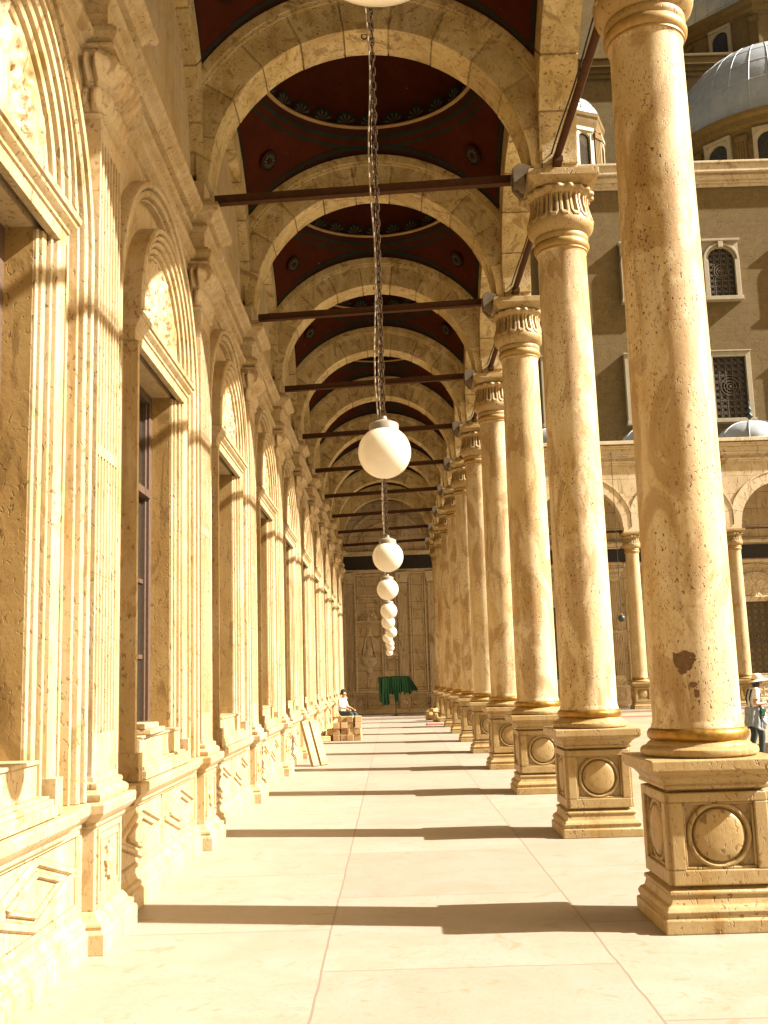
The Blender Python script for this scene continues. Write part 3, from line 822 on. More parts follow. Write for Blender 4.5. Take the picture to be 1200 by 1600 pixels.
LX = [.013]+[-0.003, -0.004, -0.022, -0.02, -0.045, 0.017, -0.092, -0.04, -0.026, -0.077]
for j in range(11):
    t = lamp0 if j == 0 else copy_tree(lamp0)
    Yl = CY0+S*(j-1.5)
    dz = LZ[j]
    t.location = (LX[j], Yl, dz)
    t['label'] = {0: 'nearest white globe lamp, only its underside showing at the top edge', 1: 'largest fully seen white globe lamp, on a long chain in mid air',
                  10: 'last globe lamp of the row, dim in front of the shaded end wall'}.get(j, f'{ORD[j]} white globe lamp from the front, hanging on a chain')

# -------------------------------------------------------------------- ground
b = MB(); b.quad((-60, -40, -.006), (140, -40, -.006), (140, 120, -.006), (-60, 120, -.006))
structure(b.build('courtyard_paving', M['court'], smooth=0, fix=False))
b = MB(); b.quad((-2.6, -12, 0), (2.95, -12, 0), (2.95, 44.45, 0), (-2.6, 44.45, 0))
structure(b.build('gallery_floor', M['floor'], smooth=0, fix=False))
b = MB(); b.box(-2.6, 46, 44.45, 49.6, -.3, FLOOR2); b.box(-2.6, 46, 44.37, 44.45, -.3, FLOOR2-.03)
structure(b.build('arcade_platform', M['floor'], smooth=0, bevel=.01))
b = MB(); b.box(2.95, 40, 40.1, 40.7, -.003, .012)
tag(b.build('red_carpet', M['red'], smooth=0), 'long strip of faded red carpet laid along the far arcade step', 'carpet')
b = MB(); b.grid(lambda u, v: (1.22+.62*u, 38.3+1.0*v, .012+.012*noise.noise(Vector((u*4, v*4, 2)))), 14, 14)
o = b.build('floor_mat', M['red'], smooth=60); o.modifiers.new('thick', 'SOLIDIFY').thickness = .014
tag(o, 'small faded red mat on the floor by the last pedestals', 'mat')

# ------------------------------------------------------ end wall of the gallery
EY = 49.36
end = thing('end_wall', 'shaded end wall of the gallery with carved panels under a black frieze', 'wall', (0, 0, 0))
E_ = lambda x0, x1, z0, z1, d, b, back=.03: b.box(x0, x1, EY-d, EY+back, z0, z1)
b = MB(); b.box(-2.6, 2.7, EY, EY+.4, 0, 11.7); b.build('wall_face', M['farwall'], end, smooth=0)
b = MB(); b.box(-2.16, 2.3, EY-.045, EY+.02, 6.86, 7.52); b.build('black_frieze', M['blackband'], end, smooth=0)
b = MB()
for d, z0, z1 in ((.06, 7.521, 7.60), (.11, 7.60, 7.66), (.17, 7.66, 7.73), (.05, 6.70, 6.78), (.09, 6.78, 6.858)): E_(-2.16, 2.3, z0, z1, d, b)
for d, z0, z1 in ((.16, .1, .24), (.12, .24, .30), (.13, .92, .97), (.17, .97, 1.03), (.09, .86, .92)): E_(-2.16, 2.3, z0, z1, d, b)
b.build('moulding', M['farcarve'], end, smooth=0, bevel=.012)
def frame(b, x0, x1, z0, z1, w, d):
    E_(x0, x1, z0, z0+w, d, b); E_(x0, x1, z1-w, z1, d, b); E_(x0, x0+w, z0+w, z1-w, d, b); E_(x1-w, x1, z0+w, z1-w, d, b)
for cx, w in ((-1.98, .21), (.60, .215), (1.98, .16)):
    b = MB()
    T = Matrix(((0, 1, 0, cx), (-1, 0, 0, EY+PX+.12-.235), (0, 0, 1, 0), (0, 0, 0, 1)))
    sec = flute_section(w, PX, 6 if w > .2 else 4, .022, .03)
    b.sweep([[T @ Vector((x, y, z)) for y, x in sec] for z in (1.12, 6.1)], cap=True)
    for d, e, z0, z1 in ((.18, .05, 1.03, 1.13), (.15, .03, 1.13, 1.17), (.15, .03, 6.1, 6.16), (.16, .05, 6.20, 6.40), (.21, .09, 6.40, 6.62), (.24, .11, 6.62, 6.70)): E_(cx-w-e, cx+w+e, z0, z1, d, b)
    for d, e, z0, z1 in ((.15, .03, .30, .86),): E_(cx-w-e, cx+w+e, z0, z1, d, b)
    frame(b, cx-w+.03, cx+w-.03, .36, .80, .05, .185)
    b.lathe([(.13, 0), (.13, .03), (.09, .045), (0, .05)], 24, M=Matrix.Translation((cx, EY-.145, .58)) @ Matrix.Rotation(PI/2, 4, 'X'))
    b.build('pilaster', M['farcarve'], end, smooth=30)
b = MB()
frame(b, -1.70, -.36, 1.05, 6.66, .09, .075); frame(b, -1.56, -.50, 5.62, 6.50, .05, .04); frame(b, -1.56, -.50, 4.98, 5.52, .05, .04)
E_(-1.66, -.40, 4.36, 4.44, .14, b); E_(-1.62, -.44, 4.30, 4.36, .10, b)
frame(b, -.33, .30, 1.05, 6.66, .07, .06); E_(-.24, .30, 2.62, 2.70, .12, b)
frame(b, .92, 1.72, 1.05, 6.70, .07, .09); frame(b, 1.03, 1.61, 1.17, 6.58, .05, .05); E_(1.0, 1.64, 4.86, 4.885, .062, b); E_(1.0, 1.64, 2.98, 3.005, .062, b)
b.build('panel_frame', M['farcarve'], end, smooth=0, bevel=.012)
b = MB()   # dado lozenges
frame(b, .90, 1.74, .33, .84, .04, .06); frame(b, -1.72, -1.22, .33, .84, .05, .06); frame(b, -1.14, -.40, .33, .84, .04, .05)
for cx, e in ((1.32, .36),):
    for p, q in (((cx-e, .585), (cx, .79)), ((cx, .79), (cx+e, .585)), ((cx+e, .585), (cx, .38)), ((cx, .38), (cx-e, .585))): b.tube([(p[0], EY-.02, p[1]), (q[0], EY-.02, q[1])], .028, 6)
b.lathe([(.17, 0), (.17, .03), (.13, .045), (.12, .02), (0, .03)], 28, M=Matrix.Translation((-1.47, EY-.005, .585)) @ Matrix.Rotation(PI/2, 4, 'X'))
b.build('dado_panel', M['farcarve'], end, smooth=30)
def shell(b, cx, z, r, d):
    b.grid(lambda u, v: (cx+r*v*math.cos(PI*u), EY-.012-d*(.35+.65*abs(math.sin(7.5*PI*u)))*math.sin(PI*min(1, v*.9+.1))-.02, z+r*v*math.sin(PI*u)), 90, 8)
    b.arch(0, 0, [(r+.07, -.06), (r+.07, .02), (r, .02), (r, -.06)], n=28) if False else None
    for k in range(1): b.lathe([(.12, 0), (.11, .07), (.06, .1), (0, .105)], 20, M=Matrix.Translation((cx, EY-.03, z+.08)) @ Matrix.Rotation(PI/2, 4, 'X'))
b = MB(); shell(b, -1.03, 4.45, .44, .10); shell(b, .08, 2.72, .26, .08); b.build('shell_niche', M['farcarve'], end, smooth=50)
# hanging lamp carved in relief
b = MB()
Rm = Matrix.Translation((-1.05, EY, 0)) @ Matrix.Diagonal((1, .32, 1, 1))
b.lathe([(0, 1.62), (.03, 1.66), (.06, 1.76), (.03, 1.84), (.05, 1.92), (.14, 2.02), (.15, 2.10), (.09, 2.18), (.10, 2.24), (.30, 2.38), (.37, 2.50), (.33, 2.60), (.35, 2.66), (.24, 2.72), (.12, 2.74), (.16, 2.86), (.19, 2.98), (.13, 3.12), (.05, 3.2), (.03, 3.4), (.0, 3.5)], 32, M=Rm)
for s_ in (-1, 1): b.tube([(-1.05+s_*.34, EY-.03, 2.62), (-1.05+s_*.26, EY-.03, 3.0), (-1.05+s_*.12, EY-.03, 3.72)], .028, 8)
b.lathe([(0, 3.66), (.17, 3.70), (.17, 3.76), (.10, 3.82), (.12, 3.95), (.13, 4.06), (.06, 4.2), (0, 4.24)], 24, M=Rm)
b.build('lamp_relief', M['farcarve'], end, smooth=50)
b = MB()
for r, w in ((1.95, .10), (1.42, .05)):
    rings = [[(XC+rr*math.cos(a), EY-d, 7.73+rr*math.sin(a)) for rr, d in ((r-w, -.02), (r-w, .05), (r, .05), (r, -.02))] for a in [PI*k/40 for k in range(41)]]
    b.sweep(rings, closed=True)
E_(.42, .95, 7.74, 9.45, .09, b); E_(.50, .56, 7.74, 9.40, .12, b); E_(.66, .72, 7.74, 9.40, .12, b); E_(.82, .88, 7.74, 9.40, .12, b)
b.build('lunette_moulding', M['farcarve'], end, smooth=30)

# ------------------------------------------- wall behind the arcade across the court
fw = thing('courtyard_wall', 'stone wall behind the far courtyard arcade with latticed windows under a black frieze', 'wall', (0, 47.22, FLOOR2), -PI/2)
fpil = make_pilaster(M['farcarve']); fwin = make_surround(M['farcarve'], wood=False, lattice=True); farc = make_blind_arch(M['farcarve'])
FX = [2.19, 6.21, 10.69, 15.17, 19.65, 24.13]
for k, x in enumerate(FX[1:]):
    c = copy_tree(fpil, fw); c.location = (0, x, 0)
for k in range(1, 5):
    xm = (FX[k]+FX[k+1])/2
    for src in (fwin, farc): c = copy_tree(src, fw); c.location = (0, xm, 0)
fsh = wall_sheet(4.48, 10.9, M['farwall']); fda = make_dado(4.48, M['farcarve'])
for k in range(1, 5):
    for src in (fsh, fda): c = copy_tree(src, fw); c.location = (0, FX[k], 0)
b = MB(); b.quad((-2.16, 2.7, 0), (-2.16, FX[1], 0), (-2.16, FX[1], 10.9), (-2.16, 2.7, 10.9)); b.build('wall_bay', M['farwall'], fw, smooth=0, fix=False)
path = [(2.7, -2.16), (24.2, -2.16)]
fp = [(2.7, -2.16)]
for x in FX[1:]: fp += [(x-.34, -2.16), (x-.34, PX+.05), (x+.34, PX+.05), (x+.34, -2.16)]
fp.append((24.6, -2.16))
b = MB(); b.plan(fp, [(o_, z+.0) for o_, z in DADO_CAP]); b.plan(fp, PLINTH); b.build('dado_cornice', M['farcarve'], fw, smooth=25)
b = MB(); b.plan(fp, STRING); b.plan(fp, [(o_, z+.42) for o_, z in CORNICE]); b.build('wall_cornice', M['farcarve'], fw, smooth=25)
b = MB(); b.box(-2.17, PX+.065, 2.7, 24.6, 6.76, 7.41); b.build('black_frieze', M['blackband'], fw, smooth=0)
for t in (pil0, win0, arc0, sheet0, dado0, fpil, fwin, farc, fsh, fda):     # prototypes that were copied from
    for ch in list(t.children): bpy.data.objects.remove(ch)
    bpy.data.objects.remove(t)

# --------------------------------------------------- arcade across the courtyard
ar = thing('courtyard_arcade', 'open arcade across the courtyard: round arches, moulded cornice and small ribbed domes', 'arcade', (0, FARY, FLOOR2))
for k in range(5):
    x0, x1 = FX[k], FX[k+1]; hs = (x1-x0)/2; c = (x0+x1)/2; Ri = hs-.36; Re = hs+.16; zs = 7.83
    clip = lambda r, a, hs=hs: r if abs(math.cos(a)) < 1e-6 else min(r, (hs-.005)/abs(math.cos(a)))
    P = lambda r, a, d: (r*math.cos(a), d, zs+r*math.sin(a))
    b = voussoir_arch(P, Ri, Re, -.27, .27, 11, clip, moulding=False)
    b.sweep([[P(clip(Re-.07, a), a, -.30), P(clip(Re, a), a, -.30), P(clip(Re, a), a, -.26), P(clip(Re-.07, a), a, -.26)] for a in [PI*j/60 for j in range(61)]], closed=True)
    b.build('arch', M['farcarve'], ar, smooth=30, loc=(c, 0, 0))
    b = MB(); n = 40
    for y in (-.245, .245):
        for i in range(n):
            u0, u1 = -hs+2*hs*i/n, -hs+2*hs*(i+1)/n
            z = [zs+math.sqrt(max(0, (Re-.02)**2-u*u)) for u in (u0, u1)]
            b.quad((u0, y, z[0]), (u1, y, z[1]), (u1, y, 11.5), (u0, y, 11.5))
    b.build('spandrel', M['farwall'], ar, smooth=0, loc=(c, 0, 0), fix=False)
    b = MB(); R = 1.7
    pr = [(R*1.10, 0), (R*1.04, .03), (R, .12)]+[(R*math.cos(q), .12+1.15*math.sin(q)) for q in [PI/2*j/12 for j in range(1, 12)]]+[(.02, 1.27)]
    b.lathe(pr, 48); d = b.build('dome', M['lead'], ar, smooth=60, loc=(c-.3, 2.05, 11.68))
    b = MB()
    for j in range(8):
        a = 2*PI*(j+.5)/8; b.tube([((r+.012)*math.cos(a), (r+.012)*math.sin(a), z+.01) for r, z in pr[1:]], .028, 6)
    b.build('rib', M['lead'], d)
    b = MB(); b.lathe([(.19, 1.2), (.19, 1.22), (.13, 1.27), (.06, 1.36), (.06, 1.42), (.15, 1.5), (.15, 1.58), (.05, 1.68), (.05, 1.75), (.10, 1.82), (.09, 1.9), (.03, 1.98), (.03, 2.1), (.045, 2.15), (.0, 2.3)], 16)
    b.build('finial', M['finial'], d, smooth=50)
    b = MB(); b.box(x1-.40, x1+.40, -.30, .30, 7.50, 7.53); b.box(x1-.34, x1+.34, -.272, .272, 7.53, 7.86); b.build('impost', M['farcarve'], ar, smooth=0)
b = MB()
for d, z0, z1 in ((.05, 10.62, 10.70), (.09, 10.70, 10.78), (.06, 10.92, 10.97), (.10, 10.97, 11.06), (.05, 11.06, 11.32), (.16, 11.32, 11.40), (.22, 11.40, 11.47), (.30, 11.50, 11.66)):
    b.box(2.72, 25, -.245-d, -.23, z0, z1)
b.build('cornice', M['farcarve'], ar, smooth=0, bevel=.015)
b = MB(); b.box(2.62, 25, -.5, 4.0, 11.47, 11.50); b.box(2.62, 25, -.2, 4.0, 10.95, 11.2); b.build('roof_slab', M['mosquetrim'], ar, smooth=0)
b = MB(); b.box(10.7, 11.7, 2.9, 3.6, 11.5, 12.0); b.box(10.6, 11.8, 2.8, 3.7, 12.0, 12.12); b.build('roof_block', M['farcarve'], ar, smooth=0, bevel=.02)
for k in range(1, 4):
    c = copy_tree(rod0); c.location = (FX[k], FARY, FLOOR2-.1); c.rotation_euler = (0, 0, -PI/2); c.scale = (1, 4.48/S, 1)
    c['label'] = ['reddish tie rod across the far arch left of the two near columns', 'reddish tie rod across the far arch hidden by the nearest column', 'reddish tie rod across the far arch at the right picture edge'][k-1]
    c['group'] = 'iron ties of the far arcade'
for x, z, lab in ((9.64, 3.90, 'dark metal ball lamp hanging before the far arcade, between the nearest columns'), (15.75, 2.88, 'small white globe lamp hanging in the far arcade at the right edge')):
    t = thing('globe_lamp', lab, 'lamp', (x, 43.4 if x < 12 else 47.2, 0), 0, None)
    b = MB(); r = .145; b.lathe([(max(0, r*math.sin(PI*k/16)), z-r*math.cos(PI*k/16)) for k in range(17)], 28); b.build('globe', M['finial'] if x < 12 else M['globe'], t, smooth=80)
    b = MB(); b.lathe([(.05, z+.13), (.05, z+.18), (0, z+.2)], 16); b.build('cap', M['cap'], t)
    b = MB(); b.tube([(0, 0, z+.19), (0, 0, 11.0)], .012, 6); b.build('chain', M['finial'], t)
t = thing('lamp_line', 'thin wire carrying the dark ball lamp from the gallery roof to the far arcade', 'wire', (9.64, 43.4, 0))
b = MB(); b.tube([(-7.2+ (8.2)*k/24, -1.0+2.2*k/24, 11.02-.02*math.sin(PI*k/24)) for k in range(25)], .012, 6); b.build('wire', M['finial'], t)

# --------------------------------------------------------------------- mosque
mo = thing('mosque', 'tall brown stone mosque behind the far arcade with lead domes and latticed windows', 'mosque', (0, 49.62, 0))
b = MB(); b.box(2.8, 52, 0, 3, 0, 26.2); b.build('facade', M['mosque'], mo, smooth=0)
b = MB()
for d, z0, z1 in ((.10, 25.9, 26.06), (.18, 26.06, 26.2), (.30, 26.2, 26.42), (.22, 26.42, 26.55), (.42, 26.55, 27.0), (.50, 27.0, 27.12)): b.box(2.8-d, 52, -d, 3, z0, z1)
b.build('cornice', M['farcarve'], mo, smooth=0, bevel=.02)
def mosque_window(x, z0, z1, w, arched, n):
    o = part('window', mo, (x, 0, 0))
    b = MB(); f = .24; d = .27
    if arched:
        zc = z1-w/2-.32
        for s_ in (-1, 1): b.box(min(s_*w/2, s_*(w/2+f)), max(s_*w/2, s_*(w/2+f)), -d, .05, z0, zc)
        for rr0, rr1, dd in ((w/2, w/2+.12, d-.08), (w/2+.12, w/2+f, d)):
            b.sweep([[(rr*math.cos(a), -y, zc+rr*math.sin(a)) for rr, y in ((rr0, -.05), (rr0, dd), (rr1, dd), (rr1, -.05))] for a in [PI*k/24 for k in range(25)]], closed=True)
        for s_ in (-1, 1):
            n_ = 12      # corner fillings under the square head
            for k in range(n_):
                a0, a1 = PI/2*k/n_, PI/2*(k+1)/n_; R_ = w/2+f
                p, q = (R_*math.cos(a0)*s_, zc+R_*math.sin(a0)), (R_*math.cos(a1)*s_, zc+R_*math.sin(a1))
                b.quad((p[0], -d*.7, p[1]), (q[0], -d*.7, q[1]), (q[0], -d*.7, z1+.02), (p[0], -d*.7, z1+.02))
        b.box(-w/2-f-.06, w/2+f+.06, -d-.06, .05, z1-.0, z1+.12); b.box(-.12, .12, -d-.05, 0, zc+w/2-.02, z1)
        zl = zc+w/2
    else:
        for s_ in (-1, 1): b.box(min(s_*w/2, s_*(w/2+f)), max(s_*w/2, s_*(w/2+f)), -d, .05, z0, z1)
        b.box(-w/2-f, w/2+f, -d, .05, z1, z1+f); b.box(-w/2-f-.05, w/2+f+.05, -d-.05, .05, z1+f, z1+f+.07)
        zl = z1
    b.box(-w/2-f-.05, w/2+f+.05, -d-.08, .05, z0-.2, z0)
    b.build('frame', M['whiteframe'], o, smooth=0, bevel=.015)
    L = lattice_grid(-w/2, w/2, z0, zl, 0, o, arched); L.rotation_euler = (0, 0, -PI/2); L.location = (0, -.09, 0)
    b = MB(); b.quad((-w/2, -.012, z0), (w/2, -.012, z0), (w/2, -.012, zl if not arched else zl-w/2), (-w/2, -.012, zl if not arched else zl-w/2))
    if arched: b.add([(w/2*math.cos(a), -.012, zl-w/2+w/2*math.sin(a)) for a in [PI*k/20 for k in range(21)]], [tuple(range(21))])
    b.build('pane', M['glass'], o, smooth=0, fix=False)
    return o
wu = mosque_window(17.12, 20.0, 22.9, 1.32, True, 0); wl = mosque_window(17.08, 13.75, 16.9, 1.62, False, 0)
for x in (4.65, 8.85, 12.98, 21.3, 25.5):
    for src in (wu, wl): c = copy_tree(src, mo); c.location.x = x
# great block behind, with the drum that carries the main dome
b = MB(); b.box(9, 48, 12.4, 30, 20, 40.2); b.box(9, 17.6, 13.4, 20, 20, 52); b.build('upper_block', M['mosque'], mo, smooth=0)
b = MB()
for d, z0, z1 in ((.15, 39.6, 39.9), (.3, 39.9, 40.2), (.5, 40.2, 40.7), (.6, 40.7, 40.9)): b.box(9-d, 48, 12.4-d, 30, z0, z1)
b.build('upper_cornice', M['mosquetrim'], mo, smooth=0, bevel=.03)
def drum(name, c, R, z0, z1, sides, nwin, ww, wh, domeh, dome_r, phase=0, sub='drum'):
    o = part(name, mo, (c[0], c[1]-49.62, 0))
    b = MB(); k = 1/math.cos(PI/sides) if sides < 30 else 1
    b.lathe([(R*k, z0), (R*k, z1)], sides, rot=phase); b.build('wall', M['mosque'], o, smooth=40 if sides > 30 else 0)
    b = MB(); b.lathe([(R*k*1.0, z1-.75), (R*k*1.02, z1-.7), (R*k*1.02, z1-.55), (R*k*1.045, z1-.4), (R*k*1.055, z1-.1), (R*k*1.09, z1+.02), (R*k*1.10, z1+.22), (R*k*1.0, z1+.3), (.5, z1+.31)], sides, rot=phase); b.build('cornice', M['mosquetrim'], o, smooth=20)
    b = MB()
    pr = [(dome_r*1.03, z1+.26), (dome_r*1.02, z1+.4)]+[(dome_r*math.cos(q), z1+.45+domeh*math.sin(q)) for q in [PI/2*j/20 for j in range(21)]]; pr[-1] = (.02, pr[-1][1])
    b.lathe(pr, 96); d = b.build('dome', M['lead'], o, smooth=60)
    b = MB(); nr = max(16, int(dome_r*5.5))
    for j in range(nr):
        a = 2*PI*j/nr; b.tube([((r+.015)*math.cos(a), (r+.015)*math.sin(a), z) for r, z in pr[1:18]], .022 if dome_r > 3 else .02, 5)
    for q in range(3, 19, 3):
        r, z = pr[q]; b.tube([((r+.008)*math.cos(2*PI*j/96), (r+.008)*math.sin(2*PI*j/96), z) for j in range(97)], .016, 4)
    b.build('seam', M['lead'], d)
    for j in range(nwin):
        a = 2*PI*(j+.5)/nwin+phase
        if math.sin(a) > .35: continue
        Rm = Matrix.Rotation(a+PI/2, 4, 'Z') @ Matrix.Translation((0, -R, 0))
        zt = z1-1.0; zb = zt-wh; zc = zt-ww/2; f = .22
        b = MB()
        for s_ in (-1, 1): b.box(min(s_*ww/2, s_*(ww/2+f)), max(s_*ww/2, s_*(ww/2+f)), -.18, .1, zb, zt+.1, mat=Rm)
        b.sweep([[Rm @ Vector((rr*math.cos(q), -y, zc+rr*math.sin(q))) for rr, y in ((ww/2, -.1), (ww/2, .15), (ww/2+f, .2), (ww/2+f, -.1))] for q in [PI*m/20 for m in range(21)]], closed=True)
        b.box(-ww/2-f, ww/2+f, -.24, .1, zt+.10, zt+.30, mat=Rm)
        for s_ in (-1, 1):
            for m in range(8):
                a0, a1 = PI/2*m/8, PI/2*(m+1)/8; r_ = ww/2+.1
                p, q = (s_*r_*math.cos(a0), zc+r_*math.sin(a0)), (s_*r_*math.cos(a1), zc+r_*math.sin(a1))
                b.quad(*[Rm @ Vector((v[0], -.14, v[1])) for v in (p, q, (q[0], zt+.11), (p[0], zt+.11))])
        w = b.build('window', M['whiteframe'], o, smooth=0)
        b = MB(); b.add([Rm @ Vector(v) for v in [(-ww/2, -.02, zb), (ww/2, -.02, zb)]+[(ww/2*math.cos(q), -.02, zc+ww/2*math.sin(q)) for q in [PI*m/16 for m in range(17)]]], [tuple(range(19))]); b.build('pane', M['glass'], w, smooth=0, fix=False)
        b = MB()
        for m in range(-7, 12):
            for sgn in (-1, 1):
                x0 = m*.16-.3; p = [(x0+sgn*t*.14, zb+t*.14) for t in range(0, int(wh/.14)+1)]
                p = [(x, z) for x, z in p if abs(x) < ww/2 and (z < zc or math.hypot(x, z-zc) < ww/2)]
                if len(p) > 1: b.tube([Rm @ Vector((x, -.06, z)) for x, z in (p[0], p[-1])], .012, 4)
        b.build('grille', M['grille'], w, smooth=0, fix=False)
        b = MB()
        a2 = a+PI/nwin; R2 = Matrix.Rotation(a2+PI/2, 4, 'Z') @ Matrix.Translation((0, -R*(k if sides < 30 else 1)*(.985 if sides < 30 else 1), 0))
        for x in (-.28, -.14, 0, .14): b.box(x, x+.10, -.16, .1, z0, z1-1.25, mat=R2)
        b.box(-.34, .34, -.22, .1, z1-1.25, z1-.95, mat=R2); b.box(-.30, .26, -.10, .1, z0, z1-1.25, mat=R2)
        b.build('pilaster', M['mosquetrim'], o, smooth=0)
    return o
drum('half_dome_drum', (23.8, 58.4), 6.1, 26, 31.6, 64, 14, 1.15, 1.9, 6.5, 6.15, phase=.05)
drum('main_drum', (27.2, 67.5), 5.6, 40, 44.6, 8, 8, 1.1, 2.2, 5.6, 5.5, phase=PI/8)
drum('turret', (10.3, 53.6), 2.05, 26, 31.2, 8, 8, .7, 2.1, 1.5, 2.1, phase=0)

# --------------------------------- fountain pavilion in the middle of the court (its shade reaches the right edge)
fo = thing('fountain_pavilion', 'roofed washing fountain in the courtyard, just outside the right picture edge', 'fountain', (15.6, 20.6, 0))
b = MB(); b.lathe([(1.9, 0), (1.9, .9), (2.0, .95), (2.0, 1.05), (1.6, 1.06), (1.5, 2.6), (0, 2.8)], 8, rot=PI/8); b.build('basin', M['ped'], fo, smooth=0)
for k in range(8):
    a = 2*PI*k/8+PI/8; b = MB(); b.lathe([(.2, 0), (.2, .2), (.13, .3), (.12, 3.3), (.2, 3.45), (.2, 3.6)], 16, (2.7*math.cos(a), 2.7*math.sin(a), 0)); b.build('post', M['ped'], fo)
b = MB(); b.lathe([(2.5, 3.6), (3.3, 3.7), (3.45, 4.3), (3.3, 4.45), (1.6, 5.1), (1.2, 5.6), (0, 5.9)], 8, rot=PI/8); b.build('roof', M['mosquetrim'], fo, smooth=0)

# ----------------------------------------------------------- things on the floor
def slab(lab, x0, y, w, h, t, lean, rz):
    b = MB(); n = 9
    b.box(-t/2, t/2, -w/2, w/2, 0, h)
    for k, (z0, z1) in enumerate(((.04, .06), (h-.07, h-.05))): b.box(t/2, t/2+.008, -w/2+.02, w/2-.02, z0, z1)
    o = b.build('marble_slab', M['ped'], smooth=0, bevel=.008)
    o.location = (x0, y, .003); o.rotation_euler = (0, lean, rz)
    return tag(o, lab, 'slab', 'marble slabs leaning on the wall')
slab('left one of two pale marble slabs leaning on the wall foot', -1.62, 21.75, .17, .95, .075, -.36, -.75)
slab('right one of two pale marble slabs leaning on the wall foot', -1.46, 21.98, .20, .95, .075, -.36, -.75)
rr = random.Random(4)
rows = [(4, 'bottom'), (5, 'second'), (4, 'third'), (3, 'top')]
nb = ['first', 'second', 'third', 'fourth', 'fifth']
blk = {}
for j, (n, rn) in enumerate(rows):
    w = .205
    xr = -.93-.0*j
    for k in range(n):
        hw = rr.uniform(.17, .205); dp = rr.uniform(.28, .40); hh = .168
        b = MB(); b.box(-hw/2, hw/2, -dp/2, dp/2, 0, hh)
        o = b.build('stone_block', M['block'], smooth=0, bevel=.010)
        kk = k if j else k
        x = xr-hw/2-(n-1-k)*w+rr.uniform(-.012, .012)
        o.location = (x, 30.42+rr.uniform(-.05, .05), .004+j*(hh+.003)); o.rotation_euler = (0, 0, rr.uniform(-.10, .10))
        side = 'leftmost' if k == 0 else ('rightmost' if k == n-1 else f'{nb[k]} from the left')
        tag(o, f'tan block in the {rn} row of the stone stack, {side}', 'stone block', 'stack of stone blocks')
for k, (x, y, z, rz) in enumerate(((-1.98, 30.2, .004, .4), (-1.84, 30.75, .004, -.2))):
    b = MB(); b.box(-.13, .13, -.16, .16, 0, .15); o = b.build('stone_block', M['block'], smooth=0, bevel=.012); o.location = (x, y, z); o.rotation_euler = (0, 0, rz)
    tag(o, ['loose tan stone block lying between the stack and the wall, in front', 'loose tan stone block lying between the stack and the wall, behind'][k], 'stone block', 'stack of stone blocks')
b = MB(); b.box(-.03, .03, -.55, .55, -.06, .06); o = b.build('wooden_plank', M['block'], smooth=0, bevel=.006); o.location = (-1.86, 31.1, .36); o.rotation_euler = (.32, .2, -.25)
tag(o, 'short tan plank propped behind the stone block stack against the wall', 'plank')
for k, (x, y, s_, lab) in enumerate(((1.60, 42.6, .30, 'larger lump of broken pale stone at the foot of the last column'), (1.72, 40.9, .24, 'smaller lump of broken pale stone in front of the last column'))):
    b = MB()
    def lump(u, v):
        a, q = 2*PI*u, PI*v; d = Vector((math.sin(q)*math.cos(a), math.sin(q)*math.sin(a), math.cos(q)))
        q = Vector((round(d.x*2.2)/2.2, round(d.y*2.2)/2.2, round(d.z*2.2)/2.2)).lerp(d, .45); return q*s_*(.9+.35*noise.noise(d*1.7+Vector((k*5, 0, 0))))+Vector((0, 0, s_*.7))
    b.grid(lump, 28, 16, closed=True); o = b.build('stone_lump', M['ped'], smooth=30); o.location = (x, y, 0); tag(o, lab, 'stone', None)

for k, (lab, y, x, z, dx, dy, dz, rz) in enumerate((('broad flat marble slab lying on the sill of the second window', 9.38, -2.24, 1.327, .15, .36, .045, .05),
        ('small white marble piece lying on the flat slab on the second window sill', 9.20, -2.22, 1.374, .12, .17, .05, -.12), ('narrow marble strip lying on the flat slab, at its far end', 9.56, -2.25, 1.374, .10, .12, .04, .2))):
    b = MB(); b.box(-dx, dx, -dy, dy, 0, dz); o = b.build('loose_slab', M['carved'], smooth=0, bevel=.006); o.location = (x, y, z); o.rotation_euler = (0, 0, rz); tag(o, lab, 'slab', 'loose marble pieces on the sill')

# green robes on a stand
RY = 45.6
rk = thing('robe_stand', 'thin dark stand holding green robes before the shaded end wall', 'stand', (.13, RY, FLOOR2))
b = MB(); b.tube([(0, 0, 0), (0, 0, 1.74)], .022, 10); b.lathe([(.26, 0), (.26, .02), (.04, .05), (.022, .07)], 20); b.build('pole', M['finial'], rk)
b = MB(); b.tube([(-.74, 0, 1.66), (.60, 0, 1.66)], .018, 8); b.build('crossbar', M['finial'], rk)
def robe(lab, x, w, z0, z1, flare, drift, mat, seed, dy):
    b = MB()
    def f(u, v):
        s_ = (u-.5)*2
        xx = x+drift*v+s_*w/2*(1+flare*v)+.015*noise.noise(Vector((v*3, u*2, seed)))
        rag = .10*noise.noise(Vector((u*4.5, seed, 1.1)))
        z = z1-(z1-z0+rag)*v
        y = dy+.055*math.sin(u*PI*5+seed+.8*v)*(.25+.75*v)+.03*noise.noise(Vector((u*5, v*4, seed)))-.02
        if v < .04: y *= .4
        return (xx, y, z)
    b.grid(f, 34, 26); o = b.build('green_robe', mat, smooth=60); o.location = (.13, RY-.0, FLOOR2)
    o.modifiers.new('thick', 'SOLIDIFY').thickness = .012
    return tag(o, lab, 'robe', 'green robes on the stand')
robe('leftmost green robe on the stand, darkest and hanging low', -.60, .26, .60, 1.68, .25, .06, M['greendark'], .3, -.03)
robe('second green robe from the left on the stand, hanging low', -.42, .28, .52, 1.70, .2, .0, M['green'], 1.7, -.10)
robe('third green robe from the left on the stand, short', -.20, .26, .92, 1.70, .15, .02, M['green'], 2.9, -.06)
robe('green robe in the middle of the stand, tapering to a point', .02, .30, .60, 1.71, -.45, .04, M['green'], 4.1, -.12)
